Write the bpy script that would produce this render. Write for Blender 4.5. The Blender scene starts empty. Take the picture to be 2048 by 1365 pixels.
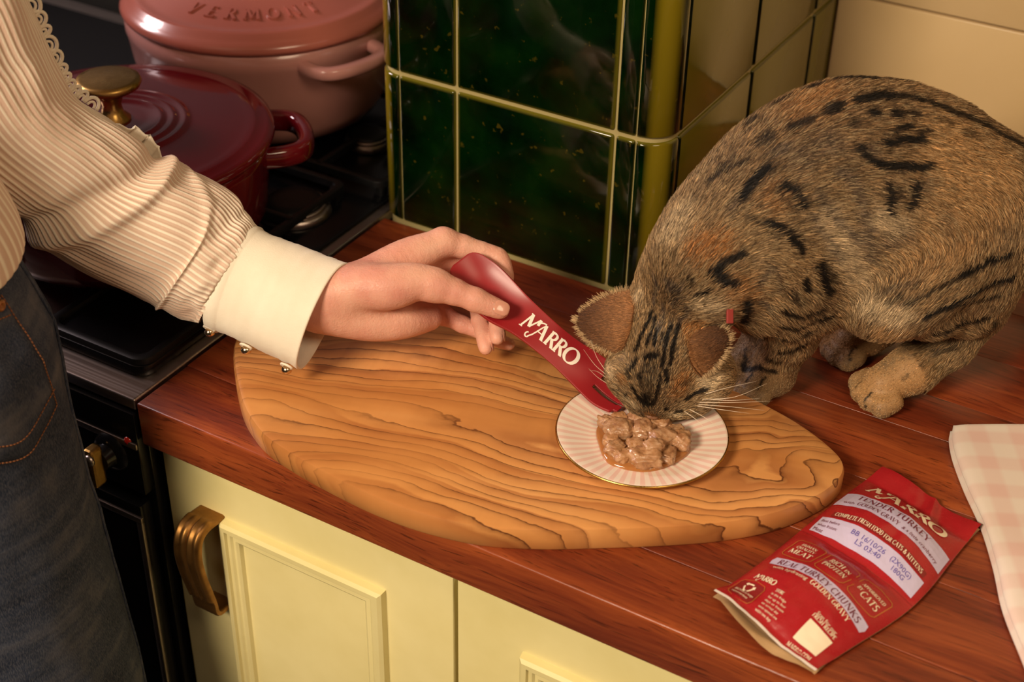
import bpy, bmesh, math, random
import numpy as np
from mathutils import Vector, Matrix
from mathutils.geometry import tessellate_polygon

C = bpy.context.scene.collection
SC = bpy.context.scene
PI = math.pi
R = math.radians

# ------------------------------------------------------------------ camera
cam_d = bpy.data.cameras.new('camera')
cam_d.sensor_width = 36.0
cam_d.lens = 3000.0 * 36.0 / 2048.0
cam_d.clip_start = 0.05
cam_d.dof.use_dof = True
cam_d.dof.focus_distance = 1.31
cam_d.dof.aperture_fstop = 5.6
cam = bpy.data.objects.new('camera', cam_d)
C.objects.link(cam)
_y, _p, _r = R(-29.897), R(34.74), R(-1.2072)
_F = Vector((math.sin(_y)*math.cos(_p), math.cos(_y)*math.cos(_p), -math.sin(_p)))
_rt = Vector((math.cos(_y), -math.sin(_y), 0))
_dn = _F.cross(_rt)
_rt2 = _rt*math.cos(_r) + _dn*math.sin(_r)
_dn2 = -_rt*math.sin(_r) + _dn*math.cos(_r)
M = Matrix((_rt2, -_dn2, -_F)).transposed().to_4x4()
M.translation = Vector((0.826, -0.761, 1.72))
cam.matrix_world = M
SC.camera = cam

# ------------------------------------------------------------------ world, lights, exposure
w = bpy.data.worlds.new('kitchen_ambience')
w.use_nodes = True
w.node_tree.nodes['Background'].inputs[0].default_value = (1.0, 0.72, 0.5, 1)
w.node_tree.nodes['Background'].inputs[1].default_value = 0.05
SC.world = w


def area(name, loc, target, size, power, col):
    d = bpy.data.lights.new(name, 'AREA')
    d.shape = 'DISK'
    d.size = size
    d.energy = power
    d.color = col
    o = bpy.data.objects.new(name, d)
    o.location = loc
    o.rotation_euler = (Vector(target) - Vector(loc)).to_track_quat('-Z', 'Y').to_euler()
    C.objects.link(o)
    return o


area('key_lamp', (0.02, -1.9, 2.55), (0.35, 0.2, 0.9), 0.8, 122, (1.0, 0.82, 0.60))
area('ceiling_lamp', (1.5, -0.5, 2.38), (0.6, 0.3, 0.9), 0.7, 11, (1.0, 0.76, 0.5))
area('window_glow', (-1.9, 0.1, 2.1), (-0.2, 0.3, 1.0), 0.6, 26, (1.0, 0.80, 0.80))
SC.view_settings.view_transform = 'Standard'
SC.view_settings.look = 'None'
SC.view_settings.exposure = 0.0
SC.view_settings.gamma = 1.0
SC.view_settings.use_curve_mapping = False

# ------------------------------------------------------------------ helpers
ORG = {}


def tag(o, label=None, cat=None, group=None, kind=None):
    if label: o['label'] = label
    if cat: o['category'] = cat
    if group: o['group'] = group
    if kind: o['kind'] = kind
    return o


def thing(name, label, cat, loc, group=None):
    o = bpy.data.objects.new(name, None)
    o.location = loc
    o.empty_display_size = 0.02
    C.objects.link(o)
    ORG[o.name] = Vector(loc)
    return tag(o, label, cat, group)


def link(me, name, mat, parent=None, smooth=True, label=None, kind=None, org=None):
    """link a mesh given in world coordinates as an object (its vertices move into the parent's frame)"""
    o = bpy.data.objects.new(name, me)
    C.objects.link(o)
    if mat is not None:
        for m in (mat if isinstance(mat, (list, tuple)) else [mat]):
            me.materials.append(m)
    if parent is not None:
        o.parent = parent
        og = ORG[parent.name]
    else:
        og = Vector(org) if org is not None else Vector((0, 0, 0))
        o.location = og
    if og.length > 0:
        me.transform(Matrix.Translation(-og))
    ORG[o.name] = og
    if smooth:
        me.polygons.foreach_set('use_smooth', [True]*len(me.polygons))
    if label: o['label'] = label
    if kind: o['kind'] = kind
    return o


def obj(name, vf, mat, parent=None, smooth=True, label=None, kind=None, org=None, mi=None):
    me = bpy.data.meshes.new(name)
    v, f = vf
    if isinstance(v, np.ndarray): v = v.tolist()
    if isinstance(f, np.ndarray): f = f.tolist()
    me.from_pydata(v, [], f)
    if mi is not None:
        me.polygons.foreach_set('material_index', mi)
    me.update()
    return link(me, name, mat, parent, smooth, label, kind, org)


def bobj(name, bm, mat, parent=None, smooth=False, label=None, kind=None, org=None):
    me = bpy.data.meshes.new(name)
    bm.normal_update()
    bm.to_mesh(me)
    bm.free()
    return link(me, name, mat, parent, smooth, label, kind, org)


def autosmooth(o, ang=40):
    me = o.data
    bm = bmesh.new(); bm.from_mesh(me)
    for f in bm.faces: f.smooth = True
    a = R(ang)
    for e in bm.edges:
        if len(e.link_faces) == 2:
            e.smooth = e.calc_face_angle(0) < a
    bm.to_mesh(me); bm.free()
    return o


def box(bm, lo, hi, bev=0.0, seg=2):
    g = bmesh.ops.create_cube(bm, size=1.0)
    vs = g['verts']
    s = [hi[i]-lo[i] for i in range(3)]; c = [(hi[i]+lo[i])/2 for i in range(3)]
    for v in vs:
        v.co = Vector((v.co.x*s[0]+c[0], v.co.y*s[1]+c[1], v.co.z*s[2]+c[2]))
    if bev > 0:
        es = list({e for v in vs for e in v.link_edges})
        bmesh.ops.bevel(bm, geom=es, offset=bev, segments=seg, affect='EDGES', profile=0.5)


def boxo(name, lo, hi, mat, parent=None, bev=0.0, seg=2, **k):
    bm = bmesh.new(); box(bm, lo, hi, bev, seg)
    o = bobj(name, bm, mat, parent, **k)
    return autosmooth(o, 35) if bev > 0 else o


def lathe(prof, n=64, c=(0, 0, 0), closed=False):
    """prof: list of (r, z); around z axis through c"""
    V = []; F = []
    m = len(prof)
    for i in range(n):
        a = 2*PI*i/n
        for r, z in prof:
            V.append((c[0]+r*math.cos(a), c[1]+r*math.sin(a), c[2]+z))
    for i in range(n):
        j = (i+1) % n
        for k in range(m if closed else m-1):
            k2 = (k+1) % m
            F.append((i*m+k, j*m+k, j*m+k2, i*m+k2))
    return V, F


def frames(P):
    """rotation-minimising frames along points"""
    P = [Vector(p) for p in P]
    T = []
    for i in range(len(P)):
        a = P[max(i-1, 0)]; b = P[min(i+1, len(P)-1)]
        T.append((b-a).normalized())
    up = Vector((0, 0, 1)) if abs(T[0].z) < 0.9 else Vector((1, 0, 0))
    n = (up - T[0]*up.dot(T[0])).normalized()
    N = [n]
    for i in range(1, len(P)):
        q = T[i-1].rotation_difference(T[i])
        n = q @ N[-1]
        n = (n - T[i]*n.dot(T[i])).normalized()
        N.append(n)
    return P, T, N, [T[i].cross(N[i]) for i in range(len(P))]


def tube(P, rad, n=12, cap=True, flat=1.0):
    P, T, N, B = frames(P)
    if not hasattr(rad, '__len__'): rad = [rad]*len(P)
    V = []; F = []
    for i in range(len(P)):
        for k in range(n):
            a = 2*PI*k/n
            V.append(tuple(P[i] + N[i]*math.cos(a)*rad[i] + B[i]*math.sin(a)*rad[i]*flat))
    for i in range(len(P)-1):
        for k in range(n):
            k2 = (k+1) % n
            F.append((i*n+k, i*n+k2, (i+1)*n+k2, (i+1)*n+k))
    if cap:
        F.append(tuple(range(n))[::-1])
        F.append(tuple((len(P)-1)*n+k for k in range(n)))
    return V, F


def join(*vfs):
    V = []; F = []
    for v, f in vfs:
        b = len(V)
        V += [tuple(p) for p in v]
        F += [tuple(i+b for i in q) for q in f]
    return V, F


def spline(P, n=8):
    """Catmull-Rom through points (any dimension)"""
    P = [np.array(p, float) for p in P]
    Q = [2*P[0]-P[1]] + P + [2*P[-1]-P[-2]]
    out = []
    for i in range(1, len(Q)-2):
        for k in range(n):
            t = k/n
            a, b, c, d = Q[i-1], Q[i], Q[i+1], Q[i+2]
            out.append(0.5*((2*b)+(-a+c)*t+(2*a-5*b+4*c-d)*t*t+(-a+3*b-3*c+d)*t**3))
    out.append(P[-1])
    return out


def cspline(P, n=8):
    """closed Catmull-Rom"""
    P = [np.array(p, float) for p in P]
    m = len(P); out = []
    for i in range(m):
        a, b, c, d = P[i-1], P[i], P[(i+1) % m], P[(i+2) % m]
        for k in range(n):
            t = k/n
            out.append(0.5*((2*b)+(-a+c)*t+(2*a-5*b+4*c-d)*t*t+(-a+3*b-3*c+d)*t**3))
    return out


def smooth01(a, b, x):
    t = np.clip((x-a)/(b-a), 0, 1)
    return t*t*(3-2*t)


# ---- signed distance fields turned into one continuous mesh
class SDF:
    def __init__(s, lo, hi, h):
        s.lo = np.array(lo, float); s.h = h
        s.n = np.ceil((np.array(hi)-s.lo)/h).astype(int)+1
        s.d = np.full(s.n, 0.05, np.float32)

    def _box(s, lo, hi):
        a = np.clip(np.floor((np.array(lo)-s.lo)/s.h).astype(int), 0, s.n-1)
        b = np.clip(np.ceil((np.array(hi)-s.lo)/s.h).astype(int)+1, 1, s.n)
        b = np.maximum(b, a+1)
        ax = [(s.lo[i]+s.h*np.arange(a[i], b[i])).astype(np.float32) for i in range(3)]
        X, Y, Z = np.meshgrid(*ax, indexing='ij')
        return (slice(a[0], b[0]), slice(a[1], b[1]), slice(a[2], b[2])), X, Y, Z

    def _mix(s, sl, d, k, sub=False):
        o = s.d[sl]
        if sub:
            d = -d
            hh = np.clip(0.5-0.5*(d-o)/-k if False else 0.5+0.5*(d-o)/k, 0, 1)
            s.d[sl] = o*(1-hh)+d*hh+k*hh*(1-hh)
        elif k <= 0:
            s.d[sl] = np.minimum(o, d)
        else:
            hh = np.clip(0.5+0.5*(o-d)/k, 0, 1)
            s.d[sl] = o*(1-hh)+d*hh-k*hh*(1-hh)

    def capsule(s, a, b, ra, rb=None, k=0.01, sub=False):
        rb = ra if rb is None else rb
        a = np.array(a, float); b = np.array(b, float); m = max(ra, rb)+k+0.012
        sl, X, Y, Z = s._box(np.minimum(a, b)-m, np.maximum(a, b)+m)
        ab = b-a; L2 = float(ab @ ab)+1e-12
        t = np.clip(((X-a[0])*ab[0]+(Y-a[1])*ab[1]+(Z-a[2])*ab[2])/L2, 0, 1)
        d = np.sqrt((X-a[0]-ab[0]*t)**2+(Y-a[1]-ab[1]*t)**2+(Z-a[2]-ab[2]*t)**2)-(ra+(rb-ra)*t)
        s._mix(sl, d, k, sub)

    def chain(s, P, rad, k=0.01):
        for i in range(len(P)-1):
            s.capsule(P[i], P[i+1], rad[i], rad[i+1], k)

    def ellipsoid(s, c, rad, axes=None, k=0.01, sub=False):
        c = np.array(c, float); rad = np.array(rad, float)
        A = np.eye(3) if axes is None else np.array(axes, float)
        m = rad.max()+k+0.012
        sl, X, Y, Z = s._box(c-m, c+m)
        X = X-c[0]; Y = Y-c[1]; Z = Z-c[2]
        q = [(X*A[i][0]+Y*A[i][1]+Z*A[i][2]) for i in range(3)]
        k0 = np.sqrt(sum((q[i]/rad[i])**2 for i in range(3)))
        k1 = np.sqrt(sum((q[i]/rad[i]**2)**2 for i in range(3)))+1e-9
        s._mix(sl, k0*(k0-1)/k1, k, sub)

    def mesh(s, smooth=2):
        """naive surface nets"""
        d = s.d; n = d.shape
        neg = d < 0
        cnt = np.zeros((n[0]-1, n[1]-1, n[2]-1), np.int8)
        offs = [(i, j, k) for i in (0, 1) for j in (0, 1) for k in (0, 1)]
        sh = lambda a, o: a[o[0]:n[0]-1+o[0], o[1]:n[1]-1+o[1], o[2]:n[2]-1+o[2]]
        for o in offs: cnt += sh(neg, o)
        act = (cnt > 0) & (cnt < 8)
        idx = np.full(act.shape, -1, np.int64)
        cells = np.argwhere(act)
        idx[act] = np.arange(len(cells))
        acc = np.zeros((len(cells), 3)); num = np.zeros(len(cells))
        val = {o: d[cells[:, 0]+o[0], cells[:, 1]+o[1], cells[:, 2]+o[2]] for o in offs}
        for a in offs:
            for ax in range(3):
                if a[ax] == 0:
                    b = list(a); b[ax] = 1; b = tuple(b)
                    va, vb = val[a], val[b]
                    m = (va < 0) != (vb < 0)
                    t = np.where(m, va/(va-vb+1e-20), 0)
                    p = np.array(a, float)[None, :].repeat(len(cells), 0)
                    p[:, ax] = t
                    acc += p*m[:, None]; num += m
        V = s.lo+s.h*(cells+acc/np.maximum(num, 1)[:, None])
        Fs = []
        for ax in range(3):
            u, v = (ax+1) % 3, (ax+2) % 3
            a = [slice(1, -1)]*3; b = [slice(1, -1)]*3
            a[ax] = slice(0, n[ax]-1); b[ax] = slice(1, n[ax])
            na, nb = neg[tuple(a)], neg[tuple(b)]
            for flip, mm in ((False, na & ~nb), (True, ~na & nb)):
                e = np.argwhere(mm)
                if not len(e): continue
                base = e.copy(); base[:, u] += 1; base[:, v] += 1
                q = []
                for du, dv in ((-1, -1), (0, -1), (0, 0), (-1, 0)):
                    c = base.copy(); c[:, u] += du; c[:, v] += dv
                    q.append(idx[c[:, 0], c[:, 1], c[:, 2]])
                q = np.stack(q, 1)
                Fs.append(q[:, ::-1] if flip else q)
        F = np.concatenate(Fs)
        ok = (F >= 0).all(1)
        F = F[ok]
        for _ in range(smooth):
            S = np.zeros_like(V); w = np.zeros(len(V))
            for i in range(4):
                a = F[:, i]; b = F[:, (i+1) % 4]
                np.add.at(S, a, V[b]); np.add.at(w, a, 1)
                np.add.at(S, b, V[a]); np.add.at(w, b, 1)
            V = 0.4*V+0.6*S/np.maximum(w, 1)[:, None]
        return V, F


# ---- materials
class G:
    def __init__(s, name):
        s.m = bpy.data.materials.new(name)
        s.m.use_nodes = True
        s.nt = s.m.node_tree
        s.b = s.nt.nodes['Principled BSDF']

    def n(s, typ, out=None, **k):
        nd = s.nt.nodes.new('ShaderNode'+typ)
        for key, v in k.items():
            if hasattr(nd, key) and key not in ('inputs',) and not (key in nd.inputs):
                setattr(nd, key, v); continue
            inp = nd.inputs[int(key[1:])] if key[0] == '_' and key[1:].isdigit() else nd.inputs[key.replace('_', ' ')]
            s.set(inp, v)
        return nd if out is None else nd.outputs[out]

    def set(s, inp, v):
        if isinstance(v, bpy.types.NodeSocket): s.nt.links.new(v, inp)
        else:
            if hasattr(inp.default_value, '__len__') and not hasattr(v, '__len__'): v = [v]*len(inp.default_value)
            if hasattr(v, '__len__') and len(v) == 3 and len(inp.default_value) == 4: v = (*v, 1)
            inp.default_value = v

    def p(s, **k):
        for key, v in k.items():
            s.set(s.b.inputs[key.replace('_', ' ')], v)
        return s

    def math(s, op, a, b=0.0, clamp=False):
        nd = s.nt.nodes.new('ShaderNodeMath'); nd.operation = op; nd.use_clamp = clamp
        s.set(nd.inputs[0], a); s.set(nd.inputs[1], b)
        return nd.outputs[0]

    def ramp(s, fac, stops, interp='LINEAR'):
        nd = s.nt.nodes.new('ShaderNodeValToRGB')
        cr = nd.color_ramp; cr.interpolation = interp
        while len(cr.elements) < len(stops): cr.elements.new(0.5)
        for e, (p, c) in zip(cr.elements, stops):
            e.position = p; e.color = (*c, 1) if hasattr(c, '__len__') else (c, c, c, 1)
        s.set(nd.inputs[0], fac)
        return nd.outputs[0]

    def mix(s, fac, a, b, blend='MIX'):
        nd = s.nt.nodes.new('ShaderNodeMix'); nd.data_type = 'RGBA'; nd.blend_type = blend
        s.set(nd.inputs[0], fac); s.set(nd.inputs[6], a); s.set(nd.inputs[7], b)
        return nd.outputs[2]

    def coord(s, which='Object', scale=(1, 1, 1), rot=(0, 0, 0), loc=(0, 0, 0)):
        tc = s.nt.nodes.new('ShaderNodeTexCoord')
        mp = s.nt.nodes.new('ShaderNodeMapping')
        s.nt.links.new(tc.outputs[which], mp.inputs[0])
        mp.inputs['Scale'].default_value = scale
        mp.inputs['Rotation'].default_value = rot
        mp.inputs['Location'].default_value = loc
        return mp.outputs[0]

    def noise(s, vec, scale=5, detail=3, rough=0.5, dist=0, out=0):
        nd = s.nt.nodes.new('ShaderNodeTexNoise')
        s.set(nd.inputs['Vector'], vec)
        nd.inputs['Scale'].default_value = scale; nd.inputs['Detail'].default_value = detail
        nd.inputs['Roughness'].default_value = rough; nd.inputs['Distortion'].default_value = dist
        return nd.outputs[out]

    def bump(s, h, strength=0.3, dist=0.001):
        nd = s.nt.nodes.new('ShaderNodeBump')
        nd.inputs['Strength'].default_value = strength; nd.inputs['Distance'].default_value = dist
        s.set(nd.inputs['Height'], h)
        s.nt.links.new(nd.outputs[0], s.b.inputs['Normal'])
        return s


def flat(name, col, rough=0.5, metal=0.0, **k):
    g = G(name)
    g.p(Base_Color=col, Roughness=rough, Metallic=metal, **k)
    return g.m

# ================================================================== materials of the room
MAT = {}


def wood_mat(name, dark, mid, light, seedv=0.0, rough=0.32, face=False):
    g = G(name)
    inf = g.n('ObjectInfo', 'Random')
    sh = g.n('CombineXYZ', 0, X=g.math('MULTIPLY', inf, 7.0), Y=g.math('MULTIPLY', inf, 13.0), Z=seedv)
    c0 = g.coord('Object')
    va = g.n('VectorMath', 0, operation='ADD', _0=c0, _1=sh)
    def st(v, s): return g.n('VectorMath', 0, operation='MULTIPLY', _0=v, _1=s)
    warp = g.noise(st(va, (4, 9, 9)), 1.0, 2, 0.5, 0, 1)
    wv = g.n('VectorMath', 0, operation='MULTIPLY_ADD', _0=warp, _1=(0.0, 0.05, 0.05), _2=va)
    big = g.noise(st(wv, (2.2, 26, 26)), 1.0, 4, 0.55)
    fine = g.noise(st(wv, (9, 260, 260)), 1.0, 3, 0.6)
    pore = g.noise(st(wv, (22, 520, 520)), 1.0, 2, 0.5)
    f = g.math('ADD', g.math('MULTIPLY', big, 0.75), g.math('MULTIPLY', fine, 0.3))
    f = g.math('ADD', f, g.math('MULTIPLY', g.math('SUBTRACT', inf, 0.5), 0.12))
    col = g.ramp(f, [(0.3, dark), (0.5, mid), (0.72, light)])
    pm = g.ramp(pore, [(0.33, 1.0), (0.4, 0.0)])
    col = g.mix(g.math('MULTIPLY', pm, 0.55), col, tuple(c*0.25 for c in dark))
    g.p(Base_Color=col, Roughness=g.ramp(big, [(0.3, rough+0.1), (0.7, rough-0.04)]), Specular_IOR_Level=0.45)
    g.bump(g.math('ADD', g.math('MULTIPLY', fine, 0.6), pore), 0.25, 0.0004)
    return g.m


MAT['worktop'] = wood_mat('mahogany', (0.045, 0.006, 0.003), (0.155, 0.025, 0.008), (0.32, 0.070, 0.018))


def green_tile(name, olive_amt):
    g = G(name)
    gen = g.coord('Generated')
    x = g.n('SeparateXYZ', None, Vector=gen)
    ex = g.math('MINIMUM', x.outputs[0], g.math('SUBTRACT', 1.0, x.outputs[0]))
    ez = g.math('MINIMUM', x.outputs[2], g.math('SUBTRACT', 1.0, x.outputs[2]))
    e = g.math('MINIMUM', ex, ez)
    nz = g.noise(g.coord('Object'), 18, 4, 0.6)
    sp = g.noise(g.coord('Object'), 120, 2, 0.5)
    base = g.ramp(nz, [(0.3, (0.0003, 0.002, 0.0005)), (0.55, (0.0008, 0.008, 0.0010)), (0.8, (0.003, 0.016, 0.0015))])
    olive = (0.16, 0.135, 0.010)
    base = g.mix(g.ramp(sp, [(0.68, 0.0), (0.74, 0.5)]), base, (0.07, 0.05, 0.004))
    edge = g.ramp(e, [(0.0, 1.0), (0.008, 0.5), (0.022, 0.0)])
    col = g.mix(g.math('MULTIPLY', edge, 0.8), base, olive)
    if olive_amt:            # the glaze runs thin over the crown of the curve and pools dark at the joints
        xx = x.outputs[0] if olive_amt > 0 else g.math('SUBTRACT', 1.0, x.outputs[0])
        crown = g.math('SUBTRACT', xx, x.outputs[1])
        col = g.mix(g.ramp(crown, [(0.24, 0.0), (0.37, 0.85), (0.42, 1.0)]), col, (0.150, 0.110, 0.005))
    g.p(Base_Color=col, Roughness=g.ramp(g.noise(g.coord('Object'), 30, 4, 0.65, 1.5), [(0.4, 0.05), (0.75, 0.16)]), Specular_IOR_Level=0.4, Coat_Weight=0.2, Coat_Roughness=0.06)
    g.bump(g.noise(g.coord('Object'), 14, 2, 0.5), 0.25, 0.004)
    return g.m


MAT['green_tile'] = green_tile('green_glaze', 0.0)
MAT['green_round'] = green_tile('olive_green_glaze', 0.75)
MAT['green_round_l'] = green_tile('olive_green_glaze_turned', -0.75)
MAT['grout'] = flat('grout', (0.36, 0.29, 0.12), 0.85)


def cream_tile():
    g = G('cream_glaze')
    nz = g.noise(g.coord('Object'), 6, 3, 0.5)
    g.p(Base_Color=g.ramp(nz, [(0.3, (0.55, 0.385, 0.19)), (0.7, (0.61, 0.44, 0.235))]), Roughness=0.28, Specular_IOR_Level=0.4)
    g.bump(g.noise(g.coord('Object'), 9, 2, 0.5), 0.15, 0.004)
    return g.m


MAT['cream_tile'] = cream_tile()
MAT['cream_grout'] = flat('cream_grout', (0.72, 0.57, 0.36), 0.8)
MAT['dark_wall'] = flat('near_black_plaster', (0.005, 0.0045, 0.004), 0.6)  # one even near-black tone
MAT['plaster'] = flat('warm_plaster', (0.30, 0.22, 0.15), 0.9)
MAT['floor'] = flat('dark_floor_stone', (0.03, 0.024, 0.02), 0.5)

H = 0.90            # height of the worktop

# ================================================================== room shell
boxo('floor', (-2.6, -3.2, -0.05), (3.0, 0.95, 0.0), MAT['floor'])['kind'] = 'structure'
boxo('ceiling', (-2.6, -3.2, 2.62), (3.0, 0.95, 2.67), MAT['plaster'])['kind'] = 'structure'
boxo('wall_left', (-2.65, -3.2, 0.0), (-2.6, 0.95, 2.62), MAT['dark_wall'])['kind'] = 'structure'
boxo('wall_right', (3.0, -3.2, 0.0), (3.05, 0.95, 2.62), MAT['plaster'])['kind'] = 'structure'
boxo('wall_front', (-2.6, -3.25, 0.0), (3.0, -3.2, 2.62), MAT['dark_wall'])['kind'] = 'structure'
boxo('wall_alcove', (-2.6, 0.863, 0.0), (-0.0095, 0.95, 2.62), MAT['dark_wall'])['kind'] = 'structure'

# back wall of cream tiles, each tile a piece
wb = boxo('wall_back', (0.31, 0.863, 0.0), (3.0, 0.95, 2.62), MAT['cream_grout'])
wb['kind'] = 'structure'
tile_me = None
for r_ in range(3):
    for c_ in range(6):
        x0 = 0.322 + c_*0.347 - (0.06 if r_ == 1 else 0); z0 = H + r_*0.1735
        x1 = x0 + 0.345
        if x0 < 0.322: x0 = 0.322
        boxo('tile', (x0+0.0008, 0.852, z0+0.0012), (x1-0.0008, 0.866, z0+0.1722), MAT['cream_tile'], wb, 0.0022, 2)

# chimney breast faced with green glazed tiles
CX0, CX1, CY = -0.010, 0.322, 0.395
RAD = 0.031
wc = thing('wall_chimney', None, None, (0, 0, 0)); wc['kind'] = 'structure'


def round_prism(x0, x1, y0, y1, rad, z0, z1, n=10):
    pts = [(x0, y1)] + [(x0+rad-rad*math.cos(a), y0+rad-rad*math.sin(a)) for a in [PI/2*i/n for i in range(n+1)]]
    pts += [(x1-rad+rad*math.sin(a), y0+rad-rad*math.cos(a)) for a in [PI/2*i/n for i in range(n+1)]] + [(x1, y1)]
    m = len(pts)
    V = [(p[0], p[1], z0) for p in pts] + [(p[0], p[1], z1) for p in pts]
    F = [(i, (i+1) % m, m+(i+1) % m, m+i) for i in range(m)] + [tuple(range(m))[::-1], tuple(range(m, 2*m))]
    return V, F


o = obj('grout_core', round_prism(CX0+0.0035, CX1-0.0035, CY+0.0035, 0.92, RAD-0.0035, 0.0, 2.6), MAT['grout'], wc, smooth=False)
autosmooth(o, 30)


def corner_tile(cx, cy, sgn, z0, z1, n=12):
    """quarter-round glazed tile with pillowed ends"""
    V = []; F = []
    prof = [(-0.004, 0.0), (-0.0012, 0.0006), (0.0, 0.003)]
    rows = [(z0, -0.006), (z0+0.0006, -0.0016), (z0+0.003, 0.0), (z1-0.003, 0.0), (z1-0.0006, -0.0016), (z1, -0.006)]
    angs = [0.0, 0.015, 0.06] + [0.06+(PI/2-0.12)*i/n for i in range(1, n)] + [PI/2-0.06, PI/2-0.015, PI/2]
    for z, dr in rows:
        for i, a in enumerate(angs):
            e = -0.006 if i in (0, len(angs)-1) else (-0.0015 if i in (1, len(angs)-2) else 0.0)
            r = RAD+min(dr, e)
            V.append((cx+sgn*r*math.sin(a), cy-r*math.cos(a), z))
    m = len(angs)
    for j in range(len(rows)-1):
        for i in range(m-1):
            q = (j*m+i, j*m+i+1, (j+1)*m+i+1, (j+1)*m+i)
            F.append(q if sgn > 0 else q[::-1])
    return V, F


GW = 0.0022
for r_ in range(4):
    z0 = H + (r_-0)*0.1735; z1 = z0+0.1735
    for (a, b) in ((CX0+RAD, 0.0905), (0.0905, 0.2685), (0.2685, CX1-RAD)):
        boxo('tile', (a+GW*0.6, CY, z0+GW), (b-GW*0.6, CY+0.009, z1-GW), MAT['green_tile'], wc, 0.003, 3)
    for k_ in range(3):
        y0 = CY+RAD + k_*0.176; y1 = min(y0+0.176, 0.853)
        boxo('tile', (CX1-0.009, y0+GW, z0+GW), (CX1, y1-GW, z1-GW), MAT['green_tile'], wc, 0.003, 3)
        boxo('tile', (CX0, y0+GW, z0+GW), (CX0+0.009, y1-GW, z1-GW), MAT['green_tile'], wc, 0.003, 3)
    for cx, sg in ((CX0+RAD, -1), (CX1-RAD, 1)):
        autosmooth(obj('rounded_tile', corner_tile(cx, CY+RAD, sg, z0+GW, z1-GW), MAT['green_round' if sg > 0 else 'green_round_l'], wc), 50)

# ================================================================== worktop of joined planks
wt = thing('wooden_worktop', 'glossy red-brown plank worktop under the board and the cat', 'worktop', (0.0, 0.0, H))
TH = 0.047
rows_y = [0.0, 0.0695, 0.1560, 0.2460, 0.3340, 0.3925]
for i in range(len(rows_y)-1):
    boxo('plank', (0.0, rows_y[i]+0.0001, H-TH), (1.10, rows_y[i+1]-0.0001, H-(0.0 if i != 1 else 0.0002)), MAT['worktop'], wt, 0.0022 if i == 0 else 0.0006, 3)
for y0, y1 in ((0.3927, 0.48), (0.48, 0.57), (0.57, 0.66), (0.66, 0.755), (0.755, 0.851)):
    boxo('plank', (0.3225, y0+0.0001, H-TH), (1.10, y1-0.0001, H), MAT['worktop'], wt, 0.0006, 2)

# ================================================================== base cabinets
MAT['cream_paint'] = None
g = G('cream_yellow_paint')
nz = g.noise(g.coord('Object'), 9, 4, 0.6)
g.p(Base_Color=g.ramp(nz, [(0.3, (0.70, 0.60, 0.27)), (0.7, (0.78, 0.68, 0.34))]), Roughness=0.42)
g.bump(g.noise(g.coord('Object', (60, 60, 900)), 1.0, 2), 0.06, 0.0005)
MAT['cream_paint'] = g.m


def brass(name, col=(0.42, 0.22, 0.06), rough=0.3):
    g = G(name)
    n_ = g.noise(g.coord('Object'), 60, 4, 0.6)
    g.p(Base_Color=g.mix(g.ramp(n_, [(0.4, 0.0), (0.75, 0.6)]), col, tuple(c*0.35 for c in col)), Metallic=1.0,
        Roughness=g.ramp(n_, [(0.3, rough), (0.7, rough+0.2)]))
    return g.m


MAT['aged_brass'] = brass('aged_brass', (0.34, 0.17, 0.05), 0.36)
MAT['brass'] = brass('polished_brass', (0.55, 0.33, 0.10), 0.22)
MAT['gap'] = flat('dark_gap', (0.02, 0.013, 0.008), 0.8)


def moulding(x0, x1, z0, z1, y):
    """stepped picture-frame moulding, mitred at four corners; y is the door face"""
    prof = [(0.0, 0.0), (0.0008, -0.007), (0.004, -0.0095), (0.0085, -0.0095), (0.0095, -0.0065), (0.013, -0.0065),
            (0.015, -0.0045), (0.0185, -0.0055), (0.021, -0.004), (0.0225, 0.0)]
    V = []; F = []
    for cx, cz, sx, sz in ((x0, z0, 1, 1), (x1, z0, -1, 1), (x1, z1, -1, -1), (x0, z1, 1, -1)):
        for t, h in prof: V.append((cx+sx*t, y+h, cz+sz*t))
    m = len(prof)
    for i in range(4):
        j = (i+1) % 4
        for k in range(m-1): F.append((i*m+k, j*m+k, j*m+k+1, i*m+k+1))
    return V, F


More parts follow.
